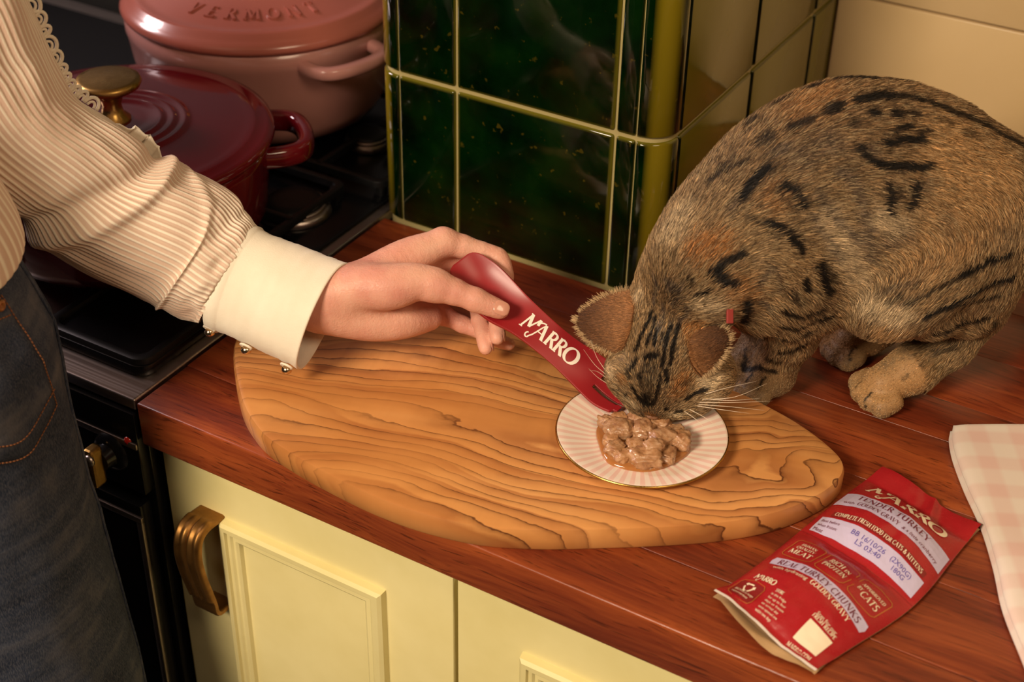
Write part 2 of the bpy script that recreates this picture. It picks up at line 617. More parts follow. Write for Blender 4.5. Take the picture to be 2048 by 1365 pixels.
def cabinet(x0, x1, label, handle):
    t = thing('base_cabinet', label, 'cabinet', (x0, 0.022, 0.0), 'cream painted base cabinets')
    boxo('carcass', (x0+0.001, 0.041, 0.09), (x1-0.001, 0.85 if x0 > 0.32 else 0.38, H-TH-0.001), MAT['cream_paint'], t)
    boxo('plinth', (x0+0.001, 0.07, 0.0), (x1-0.001, 0.09, 0.089), MAT['gap'], t)
    d = boxo('door', (x0+0.0012, 0.02, 0.11), (x1-0.0012, 0.040, H-TH-0.0025), MAT['cream_paint'], t, 0.0012, 2)
    autosmooth(obj('moulding', moulding(x0+0.0665, min(x1, x0+0.47)-0.0715, 0.19, 0.782, 0.02), MAT['cream_paint'], d, smooth=False), 25)
    if handle:
        hx0, hx1 = x0+0.040, x0+0.070
        P = spline([(0, 0.0205, 0.782), (0, -0.001, 0.784), (0, -0.013, 0.778), (0, -0.0175, 0.760), (0, -0.015, 0.735), (0, -0.009, 0.708),
                    (0, -0.005, 0.690), (0, -0.003, 0.678), (0, 0.004, 0.672), (0, 0.0205, 0.672)], 6)
        n = len(P); V = []; F = []
        w_ = 15
        for i, p in enumerate(P):
            a = P[max(i-1, 0)]; b = P[min(i+1, n-1)]
            tg = (b-a); tg /= np.linalg.norm(tg)
            nn = np.array([0, tg[2], -tg[1]])          # outward
            if i == 0: nn = np.array([0, 0, 1.0])
            tt = i/(n-1)
            reed = 0.0028 if 0.08 < tt < 0.62 else 0.0
            ww = 1.0 - 0.12*max(0.0, (tt-0.5)*2)
            cxm = (hx0+hx1)/2
            for side in (0, 1):
                for k in range(w_):
                    u = k/(w_-1) if side == 0 else 1-k/(w_-1)
                    xx = cxm+(u-0.5)*(hx1-hx0)*ww
                    rd = reed*abs(math.sin(u*PI*4)) if side == 0 else 0
                    off = (0.0032+rd) if side == 0 else -0.0032
                    if k in (0, w_-1): off *= 0.6
                    V.append((xx, p[1]+nn[1]*off*-1 if False else p[1]-abs(nn[1])*off*(1 if nn[1] != 0 else 0), p[2]+nn[2]*off))
        m = 2*w_
        for i in range(n-1):
            for k in range(m):
                k2 = (k+1) % m
                F.append((i*m+k, (i+1)*m+k, (i+1)*m+k2, i*m+k2))
        F.append(tuple(range(m))); F.append(tuple((n-1)*m+k for k in range(m))[::-1])
        ho = obj('handle', (V, F), MAT['aged_brass'], d, label='aged brass reeded pull handle')
        bm = bmesh.new(); bm.from_mesh(ho.data); bmesh.ops.recalc_face_normals(bm, faces=bm.faces); bm.to_mesh(ho.data); bm.free()
        autosmooth(ho, 50)
    return t


cabinet(0.002, 0.3255, 'cream painted cabinet with reeded brass handle, beside the stove', True)
cabinet(0.3275, 1.02, 'cream painted cabinet without visible handle, right of the brass handled one', False)

# ================================================================== range cooker
MAT['enamel'] = flat('black_enamel', (0.004, 0.004, 0.005), 0.22, Specular_IOR_Level=0.35)
MAT['iron'] = flat('cast_iron', (0.006, 0.006, 0.0065), 0.42, Specular_IOR_Level=0.3)


def steel():
    g = G('brushed_steel')
    n_ = g.noise(g.coord('Object', (3, 400, 400)), 1.0, 2)
    g.p(Base_Color=(0.42, 0.36, 0.33), Metallic=1.0, Roughness=g.ramp(n_, [(0.3, 0.28), (0.7, 0.42)]))
    g.bump(n_, 0.05, 0.0003)
    return g.m


MAT['steel'] = steel()
st = thing('range_cooker', 'black range cooker with steel rimmed hob, left of the worktop', 'cooker', (-0.47, 0.3, 0.0))
SX0, SX1 = -0.93, -0.004
boxo('body', (SX0, 0.012, 0.06), (SX1-0.001, 0.66, H-0.012), MAT['enamel'], st, 0.002)
boxo('plinth', (SX0+0.02, 0.05, 0.0), (SX1-0.02, 0.62, 0.06), MAT['gap'], st)
boxo('hob_top', (SX0, 0.002, H-0.012), (SX1, 0.66, H+0.0005), MAT['steel'], st, 0.0022, 3, label='brushed steel hob rim')
boxo('control_panel', (SX0, -0.002, 0.79), (SX1, 0.012, 0.886), MAT['enamel'], st, 0.002)
boxo('trim_strip', (SX0, -0.0045, 0.846), (SX1, -0.0018, 0.853), MAT['steel'], st, 0.001, label='thin steel strip')


def rrect(x0, x1, y0, y1, r, n=8):
    P = []
    for cx, cy, a0 in ((x1-r, y0+r, -PI/2), (x1-r, y1-r, 0), (x0+r, y1-r, PI/2), (x0+r, y0+r, PI)):
        for i in range(n+1):
            a = a0+PI/2*i/n
            P.append((cx+r*math.cos(a), cy+r*math.sin(a)))
    return P


def slab(P, z0, z1, b=0.003):
    """rounded-edge slab from a closed outline (counter-clockwise)"""
    n = len(P); c = np.mean(P, axis=0)
    A = np.array(P)
    t = np.roll(A, -1, 0)-np.roll(A, 1, 0); t /= np.linalg.norm(t, axis=1)[:, None]
    nn = np.stack([t[:, 1], -t[:, 0]], 1)
    V = []; F = []
    rows = [(z0, -b*0.3), (z0+b*0.4, 0), (z1-b, 0), (z1-b*0.3, -b*0.3), (z1, -b)]
    for z, o in rows:
        for i in range(n): V.append((*(A[i]+nn[i]*o), z))
    for k in range(len(rows)-1):
        for i in range(n):
            j = (i+1) % n
            F.append((k*n+i, k*n+j, (k+1)*n+j, (k+1)*n+i))
    F.append(tuple(range(n))[::-1]); F.append(tuple((len(rows)-1)*n+i for i in range(n)))
    return V, F


def ring(Po, Pi, z0, z1, b=0.003):
    n = len(Po); V = []; F = []
    def off(P, o):
        A = np.array(P); t = np.roll(A, -1, 0)-np.roll(A, 1, 0); t /= np.linalg.norm(t, axis=1)[:, None]
        return A+np.stack([t[:, 1], -t[:, 0]], 1)*o
    rows = [(Po, 0, z0), (Po, 0, z1-b), (Po, -b*0.3, z1-b*0.3), (Po, -b, z1), (Pi, b, z1), (Pi, b*0.3, z1-b*0.3), (Pi, 0, z1-b), (Pi, 0, z0)]
    for P, o, z in rows:
        for q in off(P, o): V.append((q[0], q[1], z))
    m = len(rows)
    for k in range(m):
        k2 = (k+1) % m
        for i in range(n):
            j = (i+1) % n
            F.append((k*n+i, k*n+j, k2*n+j, k2*n+i))
    return V, F


# recessed black well, spill plates, grates and burners
autosmooth(obj('spill_plate', slab(rrect(-0.148, -0.016, 0.030, 0.195, 0.016), H+0.0004, H+0.012, 0.004), MAT['enamel'], st), 40)
autosmooth(obj('griddle_rim', ring(rrect(-0.146, -0.018, 0.032, 0.193, 0.016), rrect(-0.136, -0.028, 0.042, 0.183, 0.010), H+0.010, H+0.018), MAT['iron'], st), 40)
autosmooth(obj('spill_plate', slab(rrect(-0.90, -0.016, 0.205, 0.63, 0.02), H+0.0004, H+0.004, 0.002), MAT['enamel'], st), 40)
autosmooth(obj('spill_plate', slab(rrect(-0.90, -0.24, 0.030, 0.195, 0.016), H+0.0004, H+0.006, 0.003), MAT['enamel'], st), 40)


def grate(x0, x1, y0, y1, z):
    parts = [ring(rrect(x0, x1, y0, y1, 0.015), rrect(x0+0.009, x1-0.009, y0+0.009, y1-0.009, 0.008), z-0.008, z, 0.002)]
    cx, cy = (x0+x1)/2, (y0+y1)/2
    for s in (-1, 1):
        parts.append(slab([(cx+s*0.028, cy-0.004), (cx+s*((x1-x0)/2-0.004), cy-0.004), (cx+s*((x1-x0)/2-0.004), cy+0.004), (cx+s*0.028, cy+0.004)][::s], z-0.009, z+0.001, 0.0015))
        parts.append(slab([(cx-0.004, cy+s*0.028), (cx+0.004, cy+s*0.028), (cx+0.004, cy+s*((y1-y0)/2-0.004)), (cx-0.004, cy+s*((y1-y0)/2-0.004))][::s], z-0.009, z+0.001, 0.0015))
    for x in (x0+0.01, x1-0.01):
        for y in (y0+0.01, y1-0.01):
            parts.append(slab(rrect(x-0.006, x+0.006, y-0.006, y+0.006, 0.003, 3), H+0.0035, z-0.004, 0.001))
    return join(*parts)


for gx0, gx1, gy0, gy1 in ((-0.335, -0.055, 0.21, 0.405), (-0.20, -0.02, 0.42, 0.62), (-0.40, -0.21, 0.42, 0.62), (-0.62, -0.345, 0.21, 0.405)):
    autosmooth(obj('grate', grate(gx0, gx1, gy0, gy1, H+0.0225), MAT['iron'], st), 35)
    bx, by = (gx0+gx1)/2, (gy0+gy1)/2
for bx, by, br in ((-0.085, 0.345, 0.036), (-0.11, 0.52, 0.026), (-0.305, 0.52, 0.03), (-0.48, 0.31, 0.034)):
    b_ = obj('burner', lathe([(0.0, 0.0), (br*1.05, 0.0), (br*1.12, 0.003), (br*1.05, 0.008), (br*0.95, 0.0105), (br*0.9, 0.009), (0.0, 0.009)], 40, (bx, by, H+0.003)), MAT['steel'], st, label='steel burner ring')
    obj('burner_crown', lathe([(0.0, 0.008), (br*0.93, 0.008), (br*0.97, 0.009), (br*0.97, 0.0125), (br*0.93, 0.0135), (0.0, 0.0135)], 40, (bx, by, H+0.003)), MAT['steel'], b_, label='steel flame crown')
    obj('burner_cap', lathe([(0.0, 0.0), (br*0.86, 0.0), (br*0.9, 0.002), (br*0.84, 0.0055), (br*0.5, 0.007), (0.0, 0.0072)], 40, (bx, by, H+0.0140)), MAT['iron'], b_, label='black burner cap')

# front: brass lever taps, oven door with steel-edged frame
for kx in (-0.037, -0.20, -0.36, -0.52, -0.68):
    kz = 0.832
    V, F = lathe([(0.0, 0.0), (0.019, 0.0), (0.0205, 0.003), (0.018, 0.007), (0.0125, 0.009), (0.011, 0.019), (0.0, 0.019)], 32)
    V = [(kx+x, -0.002-z, kz+y) for x, y, z in V]
    F = [f[::-1] for f in F]
    kn = obj('knob', (V, F), MAT['enamel'], st)
    autosmooth(kn, 40)
    bm = bmesh.new()
    box(bm, (kx-0.0055, -0.034, kz-0.024), (kx+0.0055, -0.019, kz+0.020), 0.003, 2)
    bobj('lever', bm, MAT['brass'], kn, label='brass lever grip')
    V, F = lathe([(0.0, 0.0), (0.0055, 0.0), (0.006, 0.002), (0.004, 0.0045), (0.0, 0.005)], 16)
    obj('stud', ([(kx+0.004+x, -0.034-z, kz+0.012+y) for x, y, z in V], [f[::-1] for f in F]), MAT['steel'], kn)
obj('indicator_lamp', ([(-0.0155+0.0045*x, -0.0022-0.003*z, 0.852+0.0045*y) for x, y, z in lathe([(1.0, 0.0), (0.9, 0.4), (0.5, 0.8), (0.0, 1.0)], 16)[0]],
                       [f[::-1] for f in lathe([(1.0, 0.0), (0.9, 0.4), (0.5, 0.8), (0.0, 1.0)], 16)[1]]), flat('red_lens', (0.45, 0.02, 0.012), 0.15), st, label='small red indicator')
od = boxo('oven_door', (-0.47, -0.006, 0.16), (-0.010, 0.010, 0.776), MAT['enamel'], st, 0.003)
boxo('door_edge', (-0.0155, -0.0085, 0.17), (-0.0085, -0.0045, 0.758), MAT['steel'], od, 0.001, label='steel edge strip')
boxo('door_edge', (-0.46, -0.0085, 0.757), (-0.0085, -0.0045, 0.764), MAT['steel'], od, 0.001, label='steel edge strip')
boxo('oven_door', (-0.925, -0.006, 0.16), (-0.475, 0.010, 0.776), MAT['enamel'], st, 0.003)

# ================================================================== serif stroke lettering
THK, THN = 0.155, 0.055


def arc(cx, cy, rx, ry, a0, a1, n=12):
    return [(cx+rx*math.cos(R(a0+(a1-a0)*i/n)), cy+ry*math.sin(R(a0+(a1-a0)*i/n))) for i in range(n+1)]


# letter: (advance, strokes[(points, mode)], serifs[(x, y, half)]); mode T thick, t thin, p pen
LET = {
    'A': (0.80, [([(0.08, 0), (0.40, 1)], 't'), ([(0.40, 1), (0.72, 0)], 'T'), ([(0.19, 0.33), (0.60, 0.33)], 't')], [(0.08, 0, .1), (0.72, 0, .12)]),
    'B': (0.68, [([(0.16, 0), (0.16, 1)], 'T'), ([(0.16, 1), (0.32, 1)] + arc(0.32, 0.77, 0.2, 0.23, 90, -90) + [(0.16, 0.54)], 'p'), ([(0.16, 0.54), (0.34, 0.54)] + arc(0.34, 0.27, 0.24, 0.27, 90, -90) + [(0.16, 0)], 'p')], [(0.12, 0, .1), (0.12, 1, .1)]),
    'C': (0.74, [(arc(0.42, 0.5, 0.34, 0.5, 45, 318, 22), 'p')], []),
    'D': (0.80, [([(0.16, 0), (0.16, 1)], 'T'), ([(0.16, 1), (0.34, 1)] + arc(0.34, 0.5, 0.36, 0.5, 90, -90, 18) + [(0.16, 0)], 'p')], [(0.12, 0, .1), (0.12, 1, .1)]),
    'E': (0.62, [([(0.16, 0), (0.16, 1)], 'T'), ([(0.16, 0.98), (0.54, 0.98), (0.54, 0.84)], 't'), ([(0.16, 0.52), (0.44, 0.52)], 't'), ([(0.16, 0.02), (0.56, 0.02), (0.58, 0.2)], 't')], [(0.12, 0, .1), (0.12, 1, .1)]),
    'F': (0.58, [([(0.16, 0), (0.16, 1)], 'T'), ([(0.16, 0.98), (0.54, 0.98), (0.54, 0.84)], 't'), ([(0.16, 0.52), (0.44, 0.52)], 't')], [(0.16, 0, .13), (0.12, 1, .1)]),
    'G': (0.80, [(arc(0.42, 0.5, 0.34, 0.5, 48, 330, 22) + [(0.71, 0.42)], 'p'), ([(0.5, 0.42), (0.76, 0.42)], 't')], []),
    'H': (0.84, [([(0.16, 0), (0.16, 1)], 'T'), ([(0.68, 0), (0.68, 1)], 'T'), ([(0.16, 0.52), (0.68, 0.52)], 't')], [(0.16, 0, .13), (0.16, 1, .13), (0.68, 0, .13), (0.68, 1, .13)]),
    'I': (0.34, [([(0.17, 0), (0.17, 1)], 'T')], [(0.17, 0, .13), (0.17, 1, .13)]),
    'K': (0.78, [([(0.16, 0), (0.16, 1)], 'T'), ([(0.16, 0.42), (0.64, 1)], 't'), ([(0.32, 0.58), (0.70, 0)], 'T')], [(0.16, 0, .13), (0.16, 1, .13), (0.64, 1, .1), (0.70, 0, .1)]),
    'L': (0.58, [([(0.16, 0), (0.16, 1)], 'T'), ([(0.16, 0.02), (0.54, 0.02), (0.56, 0.22)], 't')], [(0.12, 0, .1), (0.16, 1, .13)]),
    'M': (1.00, [([(0.12, 0), (0.18, 1)], 't'), ([(0.18, 1), (0.50, 0.1)], 'T'), ([(0.50, 0.1), (0.82, 1)], 't'), ([(0.82, 1), (0.88, 0)], 'T')], [(0.12, 0, .1), (0.12, 1, .08), (0.88, 0, .12), (0.88, 1, .08)]),
    'N': (0.86, [([(0.14, 0), (0.14, 1)], 't'), ([(0.14, 1), (0.72, 0)], 'T'), ([(0.72, 0), (0.72, 1)], 't')], [(0.14, 0, .11), (0.08, 1, .08), (0.72, 1, .11)]),
    'O': (0.86, [(arc(0.43, 0.5, 0.35, 0.5, 90, 450, 28), 'p')], []),
    'P': (0.64, [([(0.16, 0), (0.16, 1)], 'T'), ([(0.16, 1), (0.34, 1)] + arc(0.34, 0.74, 0.22, 0.26, 90, -90) + [(0.16, 0.48)], 'p')], [(0.16, 0, .13), (0.12, 1, .1)]),
    'Q': (0.86, [(arc(0.43, 0.5, 0.35, 0.5, 90, 450, 28), 'p'), ([(0.42, 0.05), (0.62, -0.12), (0.84, -0.16)], 'p')], []),
    'R': (0.74, [([(0.16, 0), (0.16, 1)], 'T'), ([(0.16, 1), (0.32, 1)] + arc(0.32, 0.75, 0.22, 0.25, 90, -90) + [(0.16, 0.5)], 'p'), ([(0.34, 0.5), (0.66, 0)], 'T')], [(0.16, 0, .13), (0.12, 1, .1), (0.68, 0, .09)]),
    'S': (0.62, [(arc(0.31, 0.74, 0.2, 0.24, 35, 200, 10) + arc(0.31, 0.27, 0.23, 0.25, 75, -150, 14), 'p')], []),
    'T': (0.70, [([(0.35, 0), (0.35, 1)], 'T'), ([(0.06, 0.82), (0.08, 0.98), (0.62, 0.98), (0.64, 0.82)], 't')], [(0.35, 0, .14)]),
    'U': (0.82, [([(0.16, 1), (0.16, 0.35)] + arc(0.41, 0.33, 0.25, 0.31, 180, 360, 14)[1:] + [(0.66, 1)], 'p')], [(0.16, 1, .13), (0.66, 1, .1)]),
    'V': (0.78, [([(0.08, 1), (0.40, 0)], 'T'), ([(0.40, 0), (0.72, 1)], 't')], [(0.08, 1, .13), (0.72, 1, .1)]),
    'Y': (0.76, [([(0.38, 0), (0.38, 0.45)], 'T'), ([(0.38, 0.45), (0.08, 1)], 'T'), ([(0.38, 0.45), (0.68, 1)], 't')], [(0.38, 0, .13), (0.08, 1, .12), (0.68, 1, .1)]),
    '&': (0.78, [([(0.74, 0.5), (0.5, 0.1)] + arc(0.32, 0.24, 0.22, 0.24, -40, -230, 12) + [(0.42, 0.66)] + arc(0.34, 0.8, 0.14, 0.19, -20, 220, 12) + [(0.72, 0.0)], 'p')], []),
    '.': (0.26, [([(0.12, 0.0), (0.12, 0.13)], 'T')], []),
    '*': (0.5, [([(0.22, 0.4), (0.22, 0.9)], 't'), ([(0.02, 0.55), (0.42, 0.78)], 't'), ([(0.02, 0.78), (0.42, 0.55)], 't')], []),
    ' ': (0.32, [], []),
}


def stroke(P, mode, thk=None, thn=None, closed=False):
    """flat ribbon along 2-D points; pen mode is thick where the stroke runs upright"""
    thk = THK if thk is None else thk; thn = THN if thn is None else thn
    P = [np.array(p, float) for p in P]
    n = len(P); V = []; F = []
    for i in range(n):
        t0 = P[i]-P[i-1] if i > 0 else P[1]-P[0]
        t1 = P[i+1]-P[i] if i < n-1 else t0
        t0 = t0/(np.linalg.norm(t0)+1e-9); t1 = t1/(np.linalg.norm(t1)+1e-9)
        if i == 0 and np.linalg.norm(P[0]-P[-1]) < 1e-6: t0 = (P[-1]-P[-2])/np.linalg.norm(P[-1]-P[-2])
        if i == n-1 and np.linalg.norm(P[0]-P[-1]) < 1e-6: t1 = (P[1]-P[0])/np.linalg.norm(P[1]-P[0])
        t = t0+t1; t = t/(np.linalg.norm(t)+1e-9)
        w = thk if mode == 'T' else thn if mode == 't' else thn+(thk-thn)*abs(t[1])**1.3
        cs = max(0.5, abs(t @ t1))
        nn = np.array([-t[1], t[0]])*w/2/cs
        V += [tuple(P[i]+nn), tuple(P[i]-nn)]
    for i in range(n-1): F.append((2*i+1, 2*i+3, 2*i+2, 2*i))
    return V, F


def text2d(s, bold=1.0, spc=0.04):
    """(vertices, faces, width) of a line of serif capitals of height 1, starting at x = 0"""
    V = []; F = []; x = 0.0
    for ch in s:
        adv, st_, sf = LET[ch]
        vf = [stroke(p, m, THK*bold, THN*bold) for p, m in st_]
        for sx, sy, hw in sf:
            d = 0.03*bold if sy < 0.5 else -0.03*bold
            vf.append(([(sx-hw, sy), (sx+hw, sy), (sx+hw*0.8, sy+d*1.4), (sx-hw*0.8, sy+d*1.4)][::(1 if d > 0 else -1)], [(0, 1, 2, 3)]))
        for v, f in vf:
            b = len(V)
            V += [(p[0]+x, p[1]) for p in v]; F += [tuple(i+b for i in q) for q in f]
        x += adv+spc
    return np.array(V), F, x-spc


def small_text(s, shear=0.0):
    """lower-case line from the built-in outline letters, height ~1"""
    cu = bpy.data.curves.new('line', 'FONT'); cu.body = s; cu.size = 1.35; cu.resolution_u = 2; cu.shear = shear
    ob = bpy.data.objects.new('line', cu)
    C.objects.link(ob)
    dg = bpy.context.evaluated_depsgraph_get(); dg.update()
    me = bpy.data.meshes.new_from_object(ob.evaluated_get(dg))
    V = np.array([v.co[:2] for v in me.vertices]) if len(me.vertices) else np.zeros((0, 2))
    F = [tuple(p.vertices) for p in me.polygons]
    bpy.data.objects.remove(ob); bpy.data.curves.remove(cu); bpy.data.meshes.remove(me)
    return V, F, (V[:, 0].max() if len(V) else 0)


def logo2d():
    """the five-letter wordmark with a curled tail under its first A"""
    V = []; F = []
    tk, tn = 0.16, 0.075
    S = []
    # M: splayed, with flared feet
    S += [([(0.02, -0.02), (0.22, 0.98)], 'T', .10), ([(0.22, 0.98), (0.46, 0.22)], 'T', .17), ([(0.46, 0.22), (0.80, 1.02)], 'T', .085), ([(0.80, 1.02), (0.86, 0.62)], 'T', .15)]
    S += [([(-0.10, -0.01), (0.14, -0.01)], 't', .055), ([(0.10, 0.98), (0.28, 0.98)], 't', .055), ([(0.74, 1.0), (0.92, 0.98)], 't', .055)]
    # A with swash
    S += [([(1.28, 0.98), (1.55, 0.0)], 'T', .165), ([(1.28, 0.98)] + [(1.16, 0.72), (1.04, 0.30), (0.92, -0.06), (0.80, -0.26)] + arc(0.70, -0.22, 0.13, 0.17, -40, -200, 8) + [(0.60, -0.10), (0.68, -0.05)], 'T', .075)]
    S += [(arc(1.24, 0.62, 0.44, 0.40, 170, 90, 8), 'T', .075), ([(1.0, 0.34), (1.44, 0.34)], 't', .06), ([(1.44, 0.01), (1.68, 0.01)], 't', .055)]
    for x in (1.74, 2.42):
        S += [([(x+0.12, 0), (x+0.12, 0.98)], 'T', .165), ([(x+0.12, 0.96), (x+0.30, 0.96)] + arc(x+0.30, 0.74, 0.20, 0.22, 90, -90, 10) + [(x+0.12, 0.52)], 'p', .15), ([(x+0.30, 0.52), (x+0.60, 0.02)], 'T', .165)]
        S += [([(x, 0.01), (x+0.26, 0.01)], 't', .055), ([(x, 0.97), (x+0.2, 0.97)], 't', .055), ([(x+0.5, 0.01), (x+0.70, 0.01)], 't', .055)]
    S += [(arc(3.50, 0.48, 0.36, 0.48, 90, 450, 30), 'p', .17)]
    for p, m, wd in S:
        v, f = stroke(p, m, wd*1.18, wd*1.18 if m != 'p' else .08)
        b = len(V); V += v; F += [tuple(i+b for i in q) for q in f]
    V = np.array(V); V[:, 0] = (V[:, 0]+0.1)
    return V, F, 3.98


# ================================================================== the two casseroles
def glaze(name, col, dark, rough=0.12):
    g = G(name)
    n_ = g.noise(g.coord('Object'), 8, 3, 0.5)
    g.p(Base_Color=g.mix(n_, col, dark), Roughness=rough, Specular_IOR_Level=0.5, Coat_Weight=0.5, Coat_Roughness=0.08)
    return g.m


MAT['pink_enamel'] = glaze('pink_enamel', (0.58, 0.28, 0.25), (0.52, 0.23, 0.20), 0.25)
MAT['coral_enamel'] = glaze('coral_lid_enamel', (0.50, 0.15, 0.115), (0.46, 0.135, 0.10), 0.25)
MAT['red_enamel'] = glaze('deep_red_enamel', (0.13, 0.004, 0.008), (0.09, 0.003, 0.006), 0.1)


def loop_handle(c, r, ang, z, reach, half, sec_w, sec_h):
    """a flat cast loop that leaves the pot wall at radius r and returns to it"""
    d = Vector((math.cos(ang), math.sin(ang), 0)); s = Vector((-d.y, d.x, 0))
    base = Vector((c[0], c[1], z))
    pts = [(-0.012, half), (reach*0.35, half*0.98), (reach*0.8, half*0.80), (reach, half*0.35), (reach, -half*0.35), (reach*0.8, -half*0.80), (reach*0.35, -half*0.98), (-0.012, -half)]
    P = spline([(a, b) for a, b in pts], 6)
    W = [base + d*(r+p[0]) + s*p[1] for p in P]
    V = []; F = []; m = 12; n = len(W)
    for i in range(n):
        t = (W[min(i+1, n-1)]-W[max(i-1, 0)]).normalized(); nrm = Vector((t.y, -t.x, 0))
        for k in range(m):
            a = 2*PI*k/m
            ca, sa = math.cos(a), math.sin(a)
            ca = math.copysign(abs(ca)**0.6, ca); sa = math.copysign(abs(sa)**0.6, sa)
            V.append(tuple(W[i] + nrm*ca*sec_w/2 + Vector((0, 0, 1))*sa*sec_h/2))
    for i in range(n-1):
        for k in range(m):
            F.append((i*m+k, i*m+(k+1) % m, (i+1)*m+(k+1) % m, (i+1)*m+k))
    F.append(tuple(range(m))[::-1]); F.append(tuple((n-1)*m+k for k in range(m)))
    return V, F


def recalc(o):
    bm = bmesh.new(); bm.from_mesh(o.data); bmesh.ops.recalc_face_normals(bm, faces=bm.faces); bm.to_mesh(o.data); bm.free(); return o


GZ = H+0.0232        # grate top
# pink casserole
pc = (-0.259, 0.524)
pk = thing('casserole_pot', 'large pink enamel casserole with coral lid and raised lettering, at the back of the hob', 'pot', (pc[0], pc[1], GZ), 'enamel casseroles on the hob')
recalc(obj('body', lathe([(0.0, 0.0), (0.118, 0.0), (0.134, 0.006), (0.143, 0.022), (0.1515, 0.070), (0.1555, 0.100), (0.157, 0.1035), (0.157, 0.121), (0.153, 0.123), (0.147, 0.119), (0.140, 0.02), (0.0, 0.01)], 96, (*pc, GZ)), MAT['pink_enamel'], pk))
for an in (math.atan2(-0.045, 0.14), math.atan2(0.045, -0.14)):
    recalc(obj('handle', loop_handle(pc, 0.152, an, GZ+0.106, 0.036, 0.046, 0.015, 0.014), MAT['pink_enamel'], pk))
pl = recalc(obj('lid', lathe([(0.0, 0.1235), (0.150, 0.1235), (0.159, 0.124), (0.1605, 0.128), (0.158, 0.133), (0.153, 0.137), (0.149, 0.1395), (0.146, 0.1435), (0.142, 0.1455), (0.137, 0.1442), (0.13, 0.146), (0.10, 0.1535), (0.06, 0.1605), (0.0, 0.164)], 96, (*pc, GZ)), MAT['coral_enamel'], pk, label='coral pink lid with a raised ring'))
# raised lettering around the lid
V = []; F = []
word = 'VERMONT'
view = math.atan2(-0.761-pc[1], 0.826-pc[0])
hh = 0.019; r0 = 0.114
for i, chh in enumerate(word):
    v, f, wdt = text2d(chh, 1.15)
    a0 = view - 0.10 + (i-3)*0.205
    for zt in (0.0, 1.0):
        for p in v:
            aa = a0+((p[0]-wdt/2)*hh*0.95)/r0
            rr = r0-0.008+0.004-(p[1]-0.5)*hh
            zz = 0.1535+(0.1-rr)*0.2 - 0.001 + zt*0.0026
            V.append((pc[0]+rr*math.cos(aa), pc[1]+rr*math.sin(aa), GZ+zz))
    b = len(V)-2*len(v); m = len(v)
    for q in f:
        F.append(tuple(b+m+j for j in q))
        for k in range(4): F.append((b+q[k], b+q[(k+1) % 4], b+m+q[(k+1) % 4], b+m+q[k]))
recalc(obj('lettering', (V, F), MAT['coral_enamel'], pl, smooth=False))
kb = obj('knob', lathe([(0.0, 0.166), (0.012, 0.166), (0.009, 0.172), (0.008, 0.182), (0.02, 0.192), (0.026, 0.197), (0.024, 0.202), (0.0, 0.204)], 40, (*pc, GZ)), MAT['brass'], pl, label='brass knob')

# red casserole
rc = (-0.196, 0.21)
rd = thing('casserole_pot', 'deep red enamel casserole with brass knob and ringed lid, in front of the pink one', 'pot', (rc[0], rc[1], GZ), 'enamel casseroles on the hob')
recalc(obj('body', lathe([(0.0, 0.0), (0.122, 0.0), (0.136, 0.005), (0.145, 0.020), (0.150, 0.060), (0.1525, 0.088), (0.154, 0.0975), (0.150, 0.0985), (0.146, 0.092), (0.140, 0.02), (0.0, 0.01)], 96, (*rc, GZ)), MAT['red_enamel'], rd))
ah = math.atan2(0.13, 0.125)
for an in (ah, ah+PI):
    recalc(obj('handle', loop_handle(rc, 0.147, an, GZ+0.079, 0.042, 0.043, 0.016, 0.022), MAT['red_enamel'], rd))
ringp = [(0.0, 0.099), (0.146, 0.099), (0.1555, 0.0995), (0.1585, 0.103), (0.157, 0.1075), (0.150, 0.1095), (0.143, 0.1095), (0.1405, 0.111), (0.138, 0.1115), (0.132, 0.1115)]
for r_ in np.linspace(0.126, 0.078, 10): ringp.append((r_, 0.1115+(0.132-r_)*0.07))
for q in (0.070, 0.058, 0.046):
    z_ = 0.1115+(0.132-q)*0.07
    ringp += [(q+0.004, z_), (q+0.002, z_+0.0017), (q-0.001, z_+0.002), (q-0.004, z_+0.0004)]
ringp += [(0.03, 0.1188), (0.0, 0.1195)]
rl = recalc(obj('lid', lathe(ringp, 96, (*rc, GZ)), MAT['red_enamel'], rd))
obj('knob', lathe([(0.0, 0.118), (0.017, 0.118), (0.0175, 0.121), (0.011, 0.127), (0.0095, 0.136), (0.013, 0.146), (0.022, 0.152), (0.0305, 0.1555), (0.0325, 0.1595), (0.031, 0.163), (0.026, 0.1642), (0.0, 0.1645)], 48, (*rc, GZ)), MAT['brass'], rl, label='brass mushroom knob')

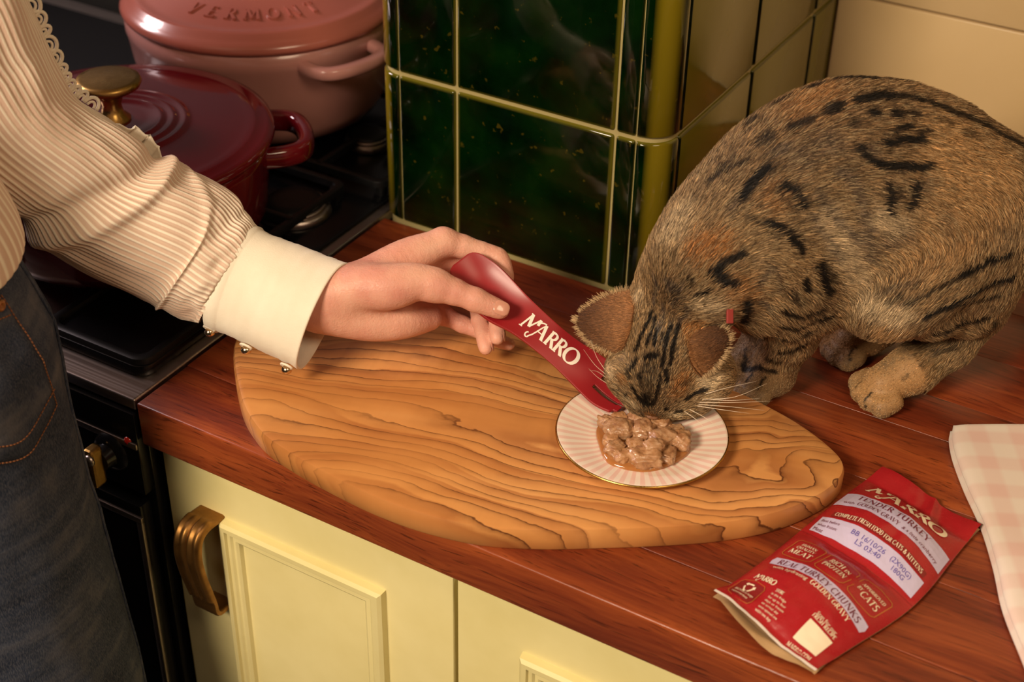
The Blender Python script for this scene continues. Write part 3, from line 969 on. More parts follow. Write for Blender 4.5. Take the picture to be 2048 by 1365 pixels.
# ================================================================== olive wood board
def olive_wood():
    g = G('olive_wood')
    c = g.coord('Object', rot=(0, 0, -0.245))
    s = g.n('SeparateXYZ', None, Vector=c)
    swirl = g.ramp(s.outputs[0], [(0.0, 0.0), (0.16, 0.0), (0.25, 1.0)])       # burr figure towards the far end
    def st(v, k): return g.n('VectorMath', 0, operation='MULTIPLY', _0=v, _1=k)
    n1 = g.noise(st(c, (3.2, 11, 5)), 1.0, 2, 0.45)
    n2 = g.noise(st(c, (14, 24, 20)), 1.0, 3, 0.5)
    n3 = g.noise(st(c, (13, 11, 13)), 1.0, 2, 0.5, 0.6)
    v = g.math('MULTIPLY', s.outputs[1], 74.0)
    v = g.math('ADD', v, g.math('MULTIPLY', n1, 8.5))
    v = g.math('ADD', v, g.math('MULTIPLY', g.math('POWER', g.math('ABSOLUTE', g.math('ADD', s.outputs[0], 0.02)), 2.0), 26.0))
    n4 = g.noise(st(c, (42, 75, 60)), 1.0, 3, 0.6)
    v = g.math('ADD', v, g.math('ADD', g.math('MULTIPLY', n2, 0.9), g.math('MULTIPLY', n4, 0.45)))
    v = g.math('ADD', v, g.math('MULTIPLY', swirl, g.math('ADD', g.math('MULTIPLY', n3, 7.0), g.math('MULTIPLY', s.outputs[0], -30.0))))
    v2 = g.math('ADD', g.math('MULTIPLY', v, 0.37), g.math('MULTIPLY', n1, 2.0))
    f1 = g.math('FRACT', v)
    f2 = g.math('FRACT', v2)
    lines = g.ramp(f1, [(0.0, 0.0), (0.5, 0.04), (0.80, 0.22), (0.92, 0.55), (0.955, 1.0), (0.985, 0.8), (1.0, 0.0)])
    broad = g.ramp(f2, [(0.0, 0.0), (0.3, 0.15), (0.75, 0.75), (0.93, 1.0), (1.0, 0.0)])
    amt = g.ramp(g.noise(st(c, (5, 16, 9)), 1.0, 3, 0.5), [(0.32, 0.22), (0.60, 1.0)])
    tone = g.noise(st(c, (4, 20, 12)), 1.0, 3, 0.5)
    ray = g.noise(st(c, (95, 9, 20)), 1.0, 3, 0.55)
    base = g.ramp(tone, [(0.28, (0.44, 0.170, 0.045)), (0.5, (0.60, 0.265, 0.080)), (0.75, (0.72, 0.37, 0.135))])
    base = g.mix(g.math('MULTIPLY', g.ramp(ray, [(0.45, 0.0), (0.75, 0.45)]), g.ramp(s.outputs[1], [(0.02, 0.2), (0.10, 1.0)])), base, (0.34, 0.125, 0.03))
    col = g.mix(g.math('MULTIPLY', broad, g.math('MULTIPLY', amt, 0.62)), base, (0.26, 0.065, 0.016))
    col = g.mix(g.math('MULTIPLY', lines, g.math('MULTIPLY', amt, 1.0)), col, (0.085, 0.022, 0.007))
    knot = g.n('TexVoronoi', 0, Vector=st(c, (7, 9, 7)), Scale=1.0)
    col = g.mix(g.ramp(knot, [(0.03, 0.7), (0.10, 0.0)]), col, (0.12, 0.035, 0.012))
    g.p(Base_Color=col, Roughness=0.38, Specular_IOR_Level=0.4)
    g.bump(n4, 0.05, 0.0004)
    return g.m


MAT['olive_wood'] = olive_wood()
BZ = H+0.0225
front = [(0.029, 0.109), (0.042, 0.088), (0.065, 0.062), (0.098, 0.031), (0.123, 0.014), (0.149, 0.002), (0.187, -0.006), (0.231, -0.011), (0.273, -0.013),
         (0.316, -0.010), (0.362, 0.001), (0.405, 0.022), (0.445, 0.048), (0.488, 0.078), (0.527, 0.109), (0.558, 0.143), (0.578, 0.180), (0.585, 0.207)]
back = [(0.583, 0.226), (0.572, 0.240), (0.544, 0.256), (0.507, 0.269), (0.455, 0.278), (0.377, 0.276), (0.309, 0.270), (0.244, 0.258), (0.179, 0.243), (0.115, 0.226), (0.065, 0.196), (0.034, 0.155), (0.025, 0.130)]
bd = obj('serving_board', slab([tuple(p) for p in cspline(front+back, 6)], H+0.0004, BZ, 0.0055), MAT['olive_wood'], None, org=(0.31, 0.13, H))
autosmooth(bd, 40)
tag(bd, 'leaf shaped olive wood board with dark swirling grain, lying along the worktop edge', 'board')

# ================================================================== plate with pink rays and a gilt rim
PLC = (0.4225, 0.1655)
PLR = 0.0738


def plate_mat():
    g = G('rayed_china')
    s = g.n('SeparateXYZ', None, Vector=g.coord('Object'))
    a = g.math('ARCTAN2', s.outputs[1], s.outputs[0])
    r = g.math('SQRT', g.math('ADD', g.math('MULTIPLY', s.outputs[0], s.outputs[0]), g.math('MULTIPLY', s.outputs[1], s.outputs[1])))
    w_ = g.math('MULTIPLY_ADD', g.math('SINE', g.math('MULTIPLY', a, 50.0)), 0.5); w_.node.inputs[2].default_value = 0.5
    m = g.ramp(w_, [(0.44, 0.0), (0.62, 1.0)])
    m = g.math('MULTIPLY', m, g.ramp(r, [(0.010, 0.0), (0.02, 1.0), (0.0715, 1.0), (0.0722, 0.0)]))
    g.p(Base_Color=g.mix(g.math('MULTIPLY', m, 0.9), (0.80, 0.68, 0.57), (0.77, 0.50, 0.42)), Roughness=0.16, Specular_IOR_Level=0.5)
    return g.m


pt = thing('side_plate', 'small round plate with pink rays and gilt rim holding the wet food', 'plate', (*PLC, BZ))
recalc(obj('dish', lathe([(0.0, 0.0025), (0.038, 0.0025), (0.0385, 0.0), (0.042, 0.0), (0.043, 0.0022), (0.060, 0.0052), (PLR-0.0012, 0.0085), (PLR-0.0003, 0.0096), (PLR-0.001, 0.0107), (PLR-0.003, 0.0108), (0.062, 0.0087), (0.050, 0.0062), (0.044, 0.0050), (0.0, 0.0046)], 128, (*PLC, BZ)), plate_mat(), pt))
recalc(obj('gilt_rim', lathe([(PLR-0.0013, 0.01105), (PLR-0.0008, 0.0111), (PLR-0.0001, 0.0103), (PLR+0.0001, 0.0094), (PLR-0.0006, 0.0093), (PLR-0.0010, 0.0105)], 128, (*PLC, BZ), closed=True), brass('gilt', (0.62, 0.38, 0.10), 0.18), pt, label='thin gold rim'))

# ---- wet food
from mathutils import noise as mnoise


def lump(c, rad, rot, seed, rough=0.28, sub=4):
    bm = bmesh.new()
    bmesh.ops.create_icosphere(bm, subdivisions=sub, radius=1.0)
    mr = Matrix.Rotation(rot, 3, 'Z')
    V = []
    for v in bm.verts:
        p = v.co.copy()
        e = 0.72                                   # boxy, cut chunks
        q = Vector([math.copysign(abs(x)**e, x) for x in p]); 
        o = Vector((seed*7.3, seed*3.1, seed*1.7))
        d = 1+rough*mnoise.noise(p*1.6+o)+rough*0.55*mnoise.noise(p*4.2+o)+rough*0.35*mnoise.noise(p*9.0+o)
        q = q*d
        q = mr @ Vector((q.x*rad[0], q.y*rad[1], q.z*rad[2]))
        V.append((q.x+c[0], q.y+c[1], q.z+c[2]))
    F = [tuple(v.index for v in f.verts) for f in bm.faces]
    bm.free()
    return V, F


def meat_mat():
    g = G('wet_meat')
    c = g.coord('Object')
    inf = g.n('ObjectInfo', 'Random')
    n_ = g.noise(c, 160, 4, 0.65)
    col = g.ramp(n_, [(0.3, (0.22, 0.085, 0.035)), (0.5, (0.40, 0.205, 0.095)), (0.72, (0.54, 0.33, 0.19))])
    col = g.mix(g.math('MULTIPLY', g.ramp(inf, [(0.35, 0.0), (0.9, 0.8)]), 0.6), col, (0.44, 0.20, 0.07))
    g.p(Base_Color=col, Roughness=0.28, Subsurface_Weight=0.15, Subsurface_Scale=0.004, Coat_Weight=0.6, Coat_Roughness=0.12)
    g.b.inputs['Subsurface Radius'].default_value = (1, 0.5, 0.3)
    g.bump(g.noise(c, 420, 4, 0.7), 0.7, 0.0012)
    return g.m


MAT['meat'] = meat_mat()
g = G('gravy_jelly')
g.p(Base_Color=(0.36, 0.14, 0.04), Roughness=0.08, Coat_Weight=0.6, Coat_Roughness=0.05, Subsurface_Weight=0.2, Subsurface_Scale=0.004)
g.bump(g.noise(g.coord('Object'), 220, 3, 0.6), 0.5, 0.0008)
MAT['gravy'] = g.m
PZ = BZ+0.0047
fd = thing('wet_cat_food', 'mound of brown meaty chunks in gravy on the rayed plate', 'cat food', (0.425, 0.160, PZ))
out_ = cspline([(0.385, 0.157), (0.398, 0.134), (0.416, 0.117), (0.437, 0.119), (0.452, 0.128), (0.464, 0.150), (0.466, 0.170), (0.452, 0.186), (0.425, 0.192), (0.400, 0.182)], 6)
gv = slab([tuple(p) for p in out_], PZ-0.0003, PZ+0.0042, 0.0025)
autosmooth(obj('gravy', gv, MAT['gravy'], fd, label='shiny brown gravy'), 60)
# (x, y, z above plate, radii, turn)
CH = [(0.4060, 0.1545, 0.0100, (0.0125, 0.0105, 0.0062), 0.5), (0.3915, 0.1585, 0.0070, (0.0065, 0.0075, 0.0060), 1.2), (0.4240, 0.1645, 0.0085, (0.0095, 0.0115, 0.0075), 0.2),
      (0.4440, 0.1620, 0.0090, (0.0130, 0.0100, 0.0080), 0.9), (0.4575, 0.1690, 0.0075, (0.0080, 0.0105, 0.0075), 0.3), (0.4420, 0.1330, 0.0080, (0.0140, 0.0095, 0.0075), 0.45),
      (0.4435, 0.1440, 0.0125, (0.0095, 0.0070, 0.0060), 0.7), (0.4140, 0.1310, 0.0065, (0.0080, 0.0080, 0.0058), 0.1), (0.4245, 0.1270, 0.0065, (0.0075, 0.0070, 0.0055), 1.0),
      (0.4060, 0.1400, 0.0060, (0.0070, 0.0065, 0.0050), 0.4), (0.4130, 0.1740, 0.0080, (0.0090, 0.0080, 0.0065), 0.6), (0.4300, 0.1800, 0.0085, (0.0110, 0.0085, 0.0065), 0.2),
      (0.4270, 0.1450, 0.0060, (0.0080, 0.0090, 0.0050), 0.8), (0.4560, 0.1480, 0.0060, (0.0060, 0.0090, 0.0055), 0.2), (0.4470, 0.1790, 0.0060, (0.0090, 0.0070, 0.0055), 0.5),
      (0.3990, 0.1690, 0.0075, (0.0070, 0.0060, 0.0055), 0.9)]
for i, (x, y, z, r3, a) in enumerate(CH):
    obj('chunk', lump((x, y, PZ+z), r3, a, i+1.0, 0.30 if i % 3 else 0.22), MAT['meat'], fd)

# ================================================================== red feeding fork held in the hand
g = G('red_plastic')
g.p(Base_Color=(0.27, 0.010, 0.014), Roughness=0.36, Specular_IOR_Level=0.5)
g.bump(g.noise(g.coord('Object'), 900, 2), 0.06, 0.0002)
MAT['red_plastic'] = g.m
MAT['white_print'] = flat('white_print', (0.82, 0.74, 0.64), 0.5)

CAMV = Vector((0.826, -0.761, 1.72))
fk_c = spline([(0.2190, 0.2005, 1.0200), (0.2400, 0.1970, 1.0075), (0.2640, 0.1945, 0.9950), (0.2860, 0.1950, 0.9850), (0.3080, 0.1955, 0.9735), (0.3300, 0.1960, 0.9620), (0.3560, 0.1960, 0.9500), (0.3760, 0.1925, 0.9425), (0.3950, 0.1880, 0.9382)], 10)
fk_w = spline([(0.0150,), (0.0212,), (0.0208,), (0.0172,), (0.0158,), (0.0160,), (0.0188,), (0.0188,), (0.0135,)], 10)
fk_b = spline([(0.002,), (0.0065,), (0.0055,), (0.0022,), (0.0002,), (-0.0006,), (0.0016,), (0.003,), (0.002,)], 10)   # dish depth
NF = len(fk_c); NS = 24
FORK_FR = []
for i in range(NF):
    a = Vector(fk_c[max(i-1, 0)]); b = Vector(fk_c[min(i+1, NF-1)])
    t = (b-a).normalized(); vdir = (Vector((0.70, -0.30, 1.75))-Vector(fk_c[i])).normalized()
    s = t.cross(vdir).normalized()       # towards the lower edge in the picture
    FORK_FR.append((Vector(fk_c[i]), t, s, s.cross(t).normalized()))


def fork_pt(u, s, lift=0.0):
    """u: 0 (spoon end) .. 1 (tines), s: -1 .. 1 across"""
    x = min(max(u, 0), 1)*(NF-1); i = min(int(x), NF-2); f = x-i
    o = [FORK_FR[i][k].lerp(FORK_FR[i+1][k], f) for k in range(4)]
    wd = fk_w[i][0]*(1-f)+fk_w[i+1][0]*f; dp = fk_b[i][0]*(1-f)+fk_b[i+1][0]*f
    n = o[3] if (CAMV-o[0]).dot(o[3]) > 0 else -o[3]
    return o[0]+o[2]*wd*s+n*(lift-dp*(1-s*s))


V = []; F = []
NU = 120
for i in range(NU+1):
    u = i/NU
    kr = 1.0
    if u < 0.05: kr = math.sqrt(max(0.0, 1-((0.05-u)/0.05)**2))*0.45+0.55
    if u > 0.97: kr = 0.8
    for j in range(NS+1):
        V.append(tuple(fork_pt(u, (j/NS*2-1)*kr)))
for i in range(NU):
    for j in range(NS):
        u = (i+0.5)/NU
        if u > 0.80 and j in (8, 9, 15, 16): continue
        F.append((i*(NS+1)+j, (i+1)*(NS+1)+j, (i+1)*(NS+1)+j+1, i*(NS+1)+j+1))
fk = thing('feeding_fork', 'dark red feeding fork with white lettering, held over the plate', 'fork', tuple(fk_c[40]))
fko = obj('fork_body', (V, F), MAT['red_plastic'], fk)
fko.modifiers.new('thick', 'SOLIDIFY').thickness = 0.0026
fko.modifiers['thick'].offset = -1.0 if True else 1.0
bvm = fko.modifiers.new('round', 'BEVEL'); bvm.width = 0.0007; bvm.segments = 2; bvm.limit_method = 'ANGLE'; bvm.angle_limit = R(50)
# which side is up?
nrm = fko.data.polygons[60*NS//2].normal
if (CAMV-Vector(V[60*(NS+1)])).dot(nrm) < 0:
    fko.data.flip_normals()
# wordmark along the shaft
lv, lf, lw = logo2d()
lv2 = []
u0, u1 = 0.385, 0.678
sgn = -1
for x, y in lv:
    u = u0+(u1-u0)*x/lw
    s = -0.86*(y-0.42)*1.05
    lv2.append(tuple(fork_pt(u, s, 0.0004)))
lo = recalc(obj('lettering', (lv2, lf), MAT['white_print'], fk, smooth=False, label='white lettering'))

# ================================================================== sealed pouch
pA, pB, pD, pE = [np.array(p) for p in ((0.606, 0.261), (0.700, 0.230), (0.546, 0.044), (0.642, 0.010))]


def pillow(x, a, b, p=0.55):
    t = np.clip((x-a)/(b-a), 0, 1)
    return (np.sin(PI*t))**p


def pouch_pt(u, v, lift=0.0):
    edge_r = 0.10*math.sin(PI*min(max(v, 0), 1))**1.2 - 0.02*math.sin(PI*v*3)*0.6
    edge_l = -0.015*math.sin(PI*v*2)
    uu = edge_l+(1+edge_r-edge_l)*u
    p = (1-v)*((1-uu)*pA+uu*pB)+v*((1-uu)*pD+uu*pE)
    cu = min(max(u, 0), 1)
    hu = max(0.0, math.sin(PI*cu))**0.7
    h1 = 0.0185*hu*float(pillow(v, 0.10, 0.52, 0.6)); h2 = 0.0200*hu*float(pillow(v, 0.50, 0.97, 0.6))
    mid = 0.006*hu*math.exp(-((v-0.51)/0.06)**2)
    wr = 0.0016*mnoise.noise(Vector((u*4.0, v*8.0, 3.3)))+0.0007*mnoise.noise(Vector((u*11, v*22, 1.1)))
    end = 0.0065*smooth01(0.90, 1.0, v)*(0.7+0.5*math.sin(u*5.2+0.6)) + 0.006*smooth01(0.10, 0.0, v)*(0.5+0.5*math.sin(u*7.0))
    fold = 0.0032*math.exp(-((u-0.62-(v-0.08)*0.8)/0.035)**2)*smooth01(0.20, 0.06, v)
    return Vector((p[0], p[1], H+0.0042+max(h1, h2, mid)+wr*(0.3+hu)+float(end)+fold+lift))


g = G('red_film')
n_ = g.noise(g.coord('Object'), 60, 3, 0.6)
g.p(Base_Color=(0.33, 0.012, 0.016), Roughness=g.ramp(n_, [(0.35, 0.2), (0.7, 0.36)]), Specular_IOR_Level=0.5)
g.bump(n_, 0.25, 0.002)
MAT['red_film'] = g.m
MAT['pale_film'] = flat('pale_film', (0.50, 0.44, 0.60), 0.35)
MAT['cream_ink'] = flat('cream_ink', (0.78, 0.66, 0.48), 0.4)
MAT['dark_ink'] = flat('dark_red_ink', (0.15, 0.012, 0.03), 0.4)
MAT['blue_ink'] = flat('violet_ink', (0.10, 0.07, 0.33), 0.5)
MAT['gold_ink'] = flat('gold_ink', (0.45, 0.15, 0.03), 0.35)
MAT['deep_ink'] = flat('deep_red_ink', (0.20, 0.012, 0.012), 0.35)
MAT['tan_film'] = flat('tan_film', (0.50, 0.32, 0.16), 0.45)
MAT['white_rim'] = flat('white_rim', (0.75, 0.68, 0.62), 0.4)

po = thing('food_pouch', 'sealed dark red pouch with pale banners and printed lettering, by the board tip', 'pouch', (0.625, 0.136, H))
NU, NV = 40, 88
V = [tuple(pouch_pt(i/NU, j/NV)) for j in range(NV+1) for i in range(NU+1)]
F = [(j*(NU+1)+i, (j+1)*(NU+1)+i, (j+1)*(NU+1)+i+1, j*(NU+1)+i+1) for j in range(NV) for i in range(NU)]
mi = [1 if j >= NV-1 else 0 for j in range(NV) for i in range(NU)]
obj('front_film', (V, F), [MAT['red_film'], MAT['white_rim']], po, mi=mi)
# back film: flat on the worktop, bulging a little past the lifted lip
V = []; F = []
for j in range(NV+1):
    for i in range(NU+1):
        u, v = i/NU, j/NV
        vv = v*(1+0.05*math.sin(PI*min(max((u-0.08)/0.9, 0), 1)))
        p = pouch_pt(u, min(v, 1.0))
        q = (1-vv)*((1-u)*pA+u*pB)+vv*((1-u)*pD+u*pE)
        hu = max(0.0, math.sin(PI*u))**0.8
        rim = max(0.0, 1-8*min(u, 1-u, v, 1-v))
        z = H+0.0006+0.003*rim
        if v > 0.93: z += 0.006*smooth01(0.93, 1.0, v)*hu
        V.append((p.x*(1-0.0) if v < 0.9 else q[0], p.y if v < 0.9 else q[1], min(z, p.z-0.0006)))
F = [(j*(NU+1)+i, j*(NU+1)+i+1, (j+1)*(NU+1)+i+1, (j+1)*(NU+1)+i) for j in range(NV) for i in range(NU)]
obj('back_film', (V, F), MAT['tan_film'], po, label='tan back film')


def pput(name, lists, mat, lift=0.0005, label=None):
    """each list item, (verts2d in (u, v), faces), laid on the pouch as one printed piece"""
    for one in lists: pput1(name, [one], mat, lift, label)


def pput1(name, lists, mat, lift=0.0005, label=None):
    V = []; F = []
    for v, f in lists:
        b = len(V); V += [tuple(pouch_pt(p[0], p[1], lift)) for p in v]; F += [tuple(i+b for i in q) for q in f]
    o = obj(name, (V, F), mat, po, smooth=False, label=label)
    for p in o.data.polygons:
        pass
    bm = bmesh.new(); bm.from_mesh(o.data)
    bm.normal_update()
    fl = [f for f in bm.faces if f.normal.z < 0]
    if fl: bmesh.ops.reverse_faces(bm, faces=fl)
    bm.to_mesh(o.data); bm.free()
    return o


UL, VL = 0.104, 0.227


def at(vf, u0, v0, h, sx=1.0, bow=0.0, slope=0.0):
    v, f, wd = vf
    out = []
    for x, y in v:
        u = u0+x*h*sx/UL
        out.append((u, v0-y*h/VL-bow*math.sin(PI*min(max(u, 0), 1))+slope*(u-u0)))
    return out, f


def fit_w(vf, width, h):      # horizontal stretch giving this width in u
    return width*UL/(vf[2]*h)


def banner(u0, u1, v0, v1, bow=0.0, n=24, notch=0.0):
    V = []; F = []
    for i in range(n+1):
        u = u0+(u1-u0)*i/n; b = bow*math.sin(PI*min(max(u, 0), 1))
        for k in range(5):
            V.append((u+(notch*(2*abs(k-2)/4-0.5) if i in (0, n) else 0)*(1 if i else -1)*-1, v0-b+(v1-v0)*k/4))
    for i in range(n):
        for k in range(4): F.append((i*5+k, i*5+k+1, (i+1)*5+k+1, (i+1)*5+k))
    return V, F


BW = 0.012
pput('banner', [banner(0.025, 0.985, 0.232, 0.325, BW), ], MAT['pale_film'], 0.0004, 'pale lavender banner')
pput('banner', [banner(0.05, 0.955, 0.408, 0.492, BW)], MAT['pale_film'], 0.0004, 'pale lavender banner')
pput('banner', [banner(0.095, 0.965, 0.722, 0.766, BW*1.2, notch=0.012)], MAT['pale_film'], 0.0004, 'pale lavender banner')
pput('ribbon', [banner(0.10, 0.93, 0.372, 0.400, BW)], MAT['deep_ink'], 0.0006, 'dark red ribbon')
T = text2d
wm = logo2d()
L1 = at(wm, 0.115, 0.178, 0.0135, fit_w(wm, 0.735, 0.0135), -0.012)
small = logo2d()
L2 = at(small, 0.12, 0.857, 0.0052, fit_w(small, 0.19, 0.0052), 0.0)
pput('lettering', [L1, L2], MAT['cream_ink'], 0.0007, 'cream wordmark')
t1 = T('TENDER TURKEY'); t2 = T('GOLDEN GRAVY', 1.0)
s1 = small_text('with'); s2 = small_text('& a little cranberry', 0.15)
pput('lettering', [at(t1, 0.15, 0.273, 0.0068, fit_w(t1, 0.66, 0.0068), BW), at(t2, 0.20, 0.312, 0.0050, fit_w(t2, 0.37, 0.0050), BW),
                   at(s1, 0.085, 0.311, 0.0038, fit_w(s1, 0.09, 0.0038), BW), at(s2, 0.60, 0.312, 0.0038, fit_w(s2, 0.34, 0.0038), BW)], MAT['dark_ink'], 0.0008, 'dark red lettering')
t3 = T('COMPLETE FRESH FOOD FOR CATS & KITTENS', 1.1)
pput('lettering', [at(t3, 0.125, 0.394, 0.0042, fit_w(t3, 0.78, 0.0042), BW)], MAT['cream_ink'], 0.0009)
s3 = small_text('Best before'); s4 = small_text('when frozen:'); s4b = small_text('Meat')
pput('lettering', [at(s3, 0.07, 0.436, 0.0032, fit_w(s3, 0.15, 0.0032), BW), at(s4, 0.07, 0.460, 0.0032, fit_w(s4, 0.16, 0.0032), BW), at(s4b, 0.065, 0.487, 0.0040, fit_w(s4b, 0.08, 0.004), BW)], MAT['dark_ink'], 0.0008)
s5 = small_text('BB 16/10/26'); s6 = small_text('L5 03:40'); s7 = small_text('(2X90G)'); s8 = small_text('180G')
pput('lettering', [at(s5, 0.33, 0.447, 0.0046, fit_w(s5, 0.30, 0.0046), BW), at(s6, 0.40, 0.472, 0.0046, fit_w(s6, 0.22, 0.0046), BW), at(s7, 0.68, 0.447, 0.0046, fit_w(s7, 0.19, 0.0046), BW), at(s8, 0.72, 0.472, 0.0046, fit_w(s8, 0.12, 0.0046), BW)], MAT['blue_ink'], 0.0008, 'violet date stamp')


def outline(u0, u1, v0, v1, wd=0.0006):
    du = 0.02; dv = 0.012
    P = [(u0+du, v0), ((u0+u1)/2, v0-dv*0.6), (u1-du, v0), (u1-du*0.4, v0+dv*0.6), (u1, v0+dv), (u1, v1-dv), (u1-du*0.4, v1-dv*0.6), (u1-du, v1), ((u0+u1)/2, v1+dv*0.6), (u0+du, v1), (u0+du*0.4, v1-dv*0.6), (u0, v1-dv), (u0, v0+dv), (u0+du*0.4, v0+dv*0.6), (u0+du, v0)]
    v, f = stroke([(p[0]*UL, p[1]*VL) for p in P], 'T', wd)
    return [(x/UL, y/VL) for x, y in v], f


B = [outline(0.085, 0.335, 0.572, 0.690), outline(0.375, 0.635, 0.572, 0.690), outline(0.675, 0.930, 0.572, 0.690), outline(0.06, 0.285, 0.876, 0.965, 0.0004)]
pput('badge_outline', B, MAT['gold_ink'], 0.0007, 'gold badge outlines')
q = []
for s_, u_, w_, v_, h_ in (('HUMAN', 0.145, 0.13, 0.607, 0.0035), ('QUALITY', 0.13, 0.16, 0.630, 0.0035), ('MEAT', 0.115, 0.19, 0.668, 0.0062), ('RICH', 0.415, 0.12, 0.625, 0.0062), ('IN', 0.55, 0.05, 0.625, 0.0040),
                           ('PROTEIN', 0.405, 0.20, 0.662, 0.0056), ('APPURROVED', 0.705, 0.20, 0.615, 0.0036), ('BY', 0.705, 0.04, 0.645, 0.0040), ('CATS', 0.755, 0.15, 0.662, 0.0070)):
    t = T(s_, 1.15); q.append(at(t, u_, v_, h_, fit_w(t, w_, h_)))
t4 = T('GOLDEN GRAVY', 1.1); s9 = small_text('with hydrating')
q.append(at(t4, 0.49, 0.790, 0.0046, fit_w(t4, 0.38, 0.0046), BW*1.2)); q.append(at(s9, 0.16, 0.790, 0.0038, fit_w(s9, 0.30, 0.0038), BW*1.2))
for s_, u_, w_, v_ in (('RECYCLE', 0.085, 0.09, 0.936), ('STORE', 0.355, 0.07, 0.872)):
    t = T(s_, 1.3); q.append(at(t, u_, v_, 0.0026, fit_w(t, w_, 0.0026)))
for i, (s_, w_) in enumerate((('in the fridge', 0.14), ('for up to four', 0.17), ('days or freeze', 0.18), ('on arrival day', 0.16), ('once opened use', 0.18), ('within two days', 0.15))):
    t = small_text(s_); q.append(at(t, 0.345, 0.888+0.0155*i, 0.0021, fit_w(t, w_, 0.0021)))
for s_, u_, w_, v_ in (('at large', 0.18, 0.08, 0.936), ('supermarkets', 0.085, 0.15, 0.953)):
    t = small_text(s_); q.append(at(t, u_, v_, 0.0024, fit_w(t, w_, 0.0024)))
t = small_text('Scan for our'); q.append(at(t, 0.70, 0.846, 0.0032, fit_w(t, 0.19, 0.0032)))
t = T('FRESH RECIPE', 1.2); q.append(at(t, 0.69, 0.862, 0.0034, fit_w(t, 0.22, 0.0034)))
t = T('MARRO.COM', 1.2); q.append(at(t, 0.69, 0.982, 0.0034, fit_w(t, 0.22, 0.0034)))
# recycling triangle of three bent arrows
for k in range(3):
    a = R(90+120*k)
    P = [(0.5*math.cos(a+R(d))*(1.0 if abs(d) > 30 else 0.85), 0.5*math.sin(a+R(d))*(1.0 if abs(d) > 30 else 0.85)) for d in (-42, -15, 15, 38)]
    v, f = stroke(P, 'T', 0.16)
    b = len(v); e = np.array(P[-1]); d_ = np.array(P[-1])-np.array(P[-2]); d_ /= np.linalg.norm(d_); nn = np.array([-d_[1], d_[0]])
    v = v+[tuple(e+nn*0.2), tuple(e-nn*0.2), tuple(e+d_*0.28)]; f = f+[(b, b+1, b+2)]
    q.append(at((v, f, 1.0), 0.165, 0.905, 0.0085))
pput('lettering', q, MAT['cream_ink'], 0.0007, 'cream lettering and recycling mark')
t5 = T('REAL TURKEY CHUNKS', 1.0)
pput('lettering', [at(t5, 0.15, 0.760, 0.0062, fit_w(t5, 0.76, 0.0062), BW*1.2)], MAT['dark_ink'], 0.0008, 'dark red lettering')
pput('print_panel', [banner(0.70, 0.92, 0.872, 0.955, 0.0)], MAT['cream_ink'], 0.0006, 'plain cream square')
pput('print_panel', [banner(0.065, 0.28, 0.880, 0.962, 0.0)], MAT['deep_ink'], 0.0005, 'dark red square')
pput('tear_line', [banner(0.0, 1.0, 0.5085, 0.5100, 0.0), ], MAT['deep_ink'], 0.0004)

# ================================================================== folded gingham napkin
def gingham():
    g = G('gingham_cotton')
    c = g.coord('Object', rot=(0, 0, R(61.6)))
    s = g.n('SeparateXYZ', None, Vector=c)
    def band(x): return g.ramp(g.math('PINGPONG', g.math('ADD', x, 5.0), 0.018), [(0.0087, 0.0), (0.0093, 1.0)], 'LINEAR')
    a, b = band(s.outputs[0]), band(s.outputs[1])
    f = g.math('MULTIPLY', g.math('ADD', a, b), 0.5)
    col = g.ramp(f, [(0.0, (0.72, 0.62, 0.54)), (0.5, (0.70, 0.54, 0.47)), (1.0, (0.68, 0.46, 0.40))])
    wv = g.n('TexWave', 0, Vector=c, Scale=900.0)
    wv2 = g.n('TexWave', 0, Vector=g.coord('Object', rot=(0, 0, R(61.6+90))), Scale=900.0)
    g.p(Base_Color=col, Roughness=0.9, Sheen_Weight=0.2, Specular_IOR_Level=0.15)
    g.bump(g.math('ADD', wv, wv2), 0.25, 0.0004)
    return g.m


MAT['gingham'] = gingham()
lf_ = spline([(0.640, 0.345), (0.6435, 0.330), (0.6545, 0.305), (0.675, 0.270), (0.700, 0.232), (0.722, 0.190), (0.742, 0.146), (0.770, 0.100), (0.790, 0.066)], 8)
rt_ = spline([(0.80, 0.447), (0.815, 0.43), (0.828, 0.40), (0.845, 0.365), (0.865, 0.328), (0.890, 0.285), (0.916, 0.241), (0.944, 0.195), (0.966, 0.158)], 8)


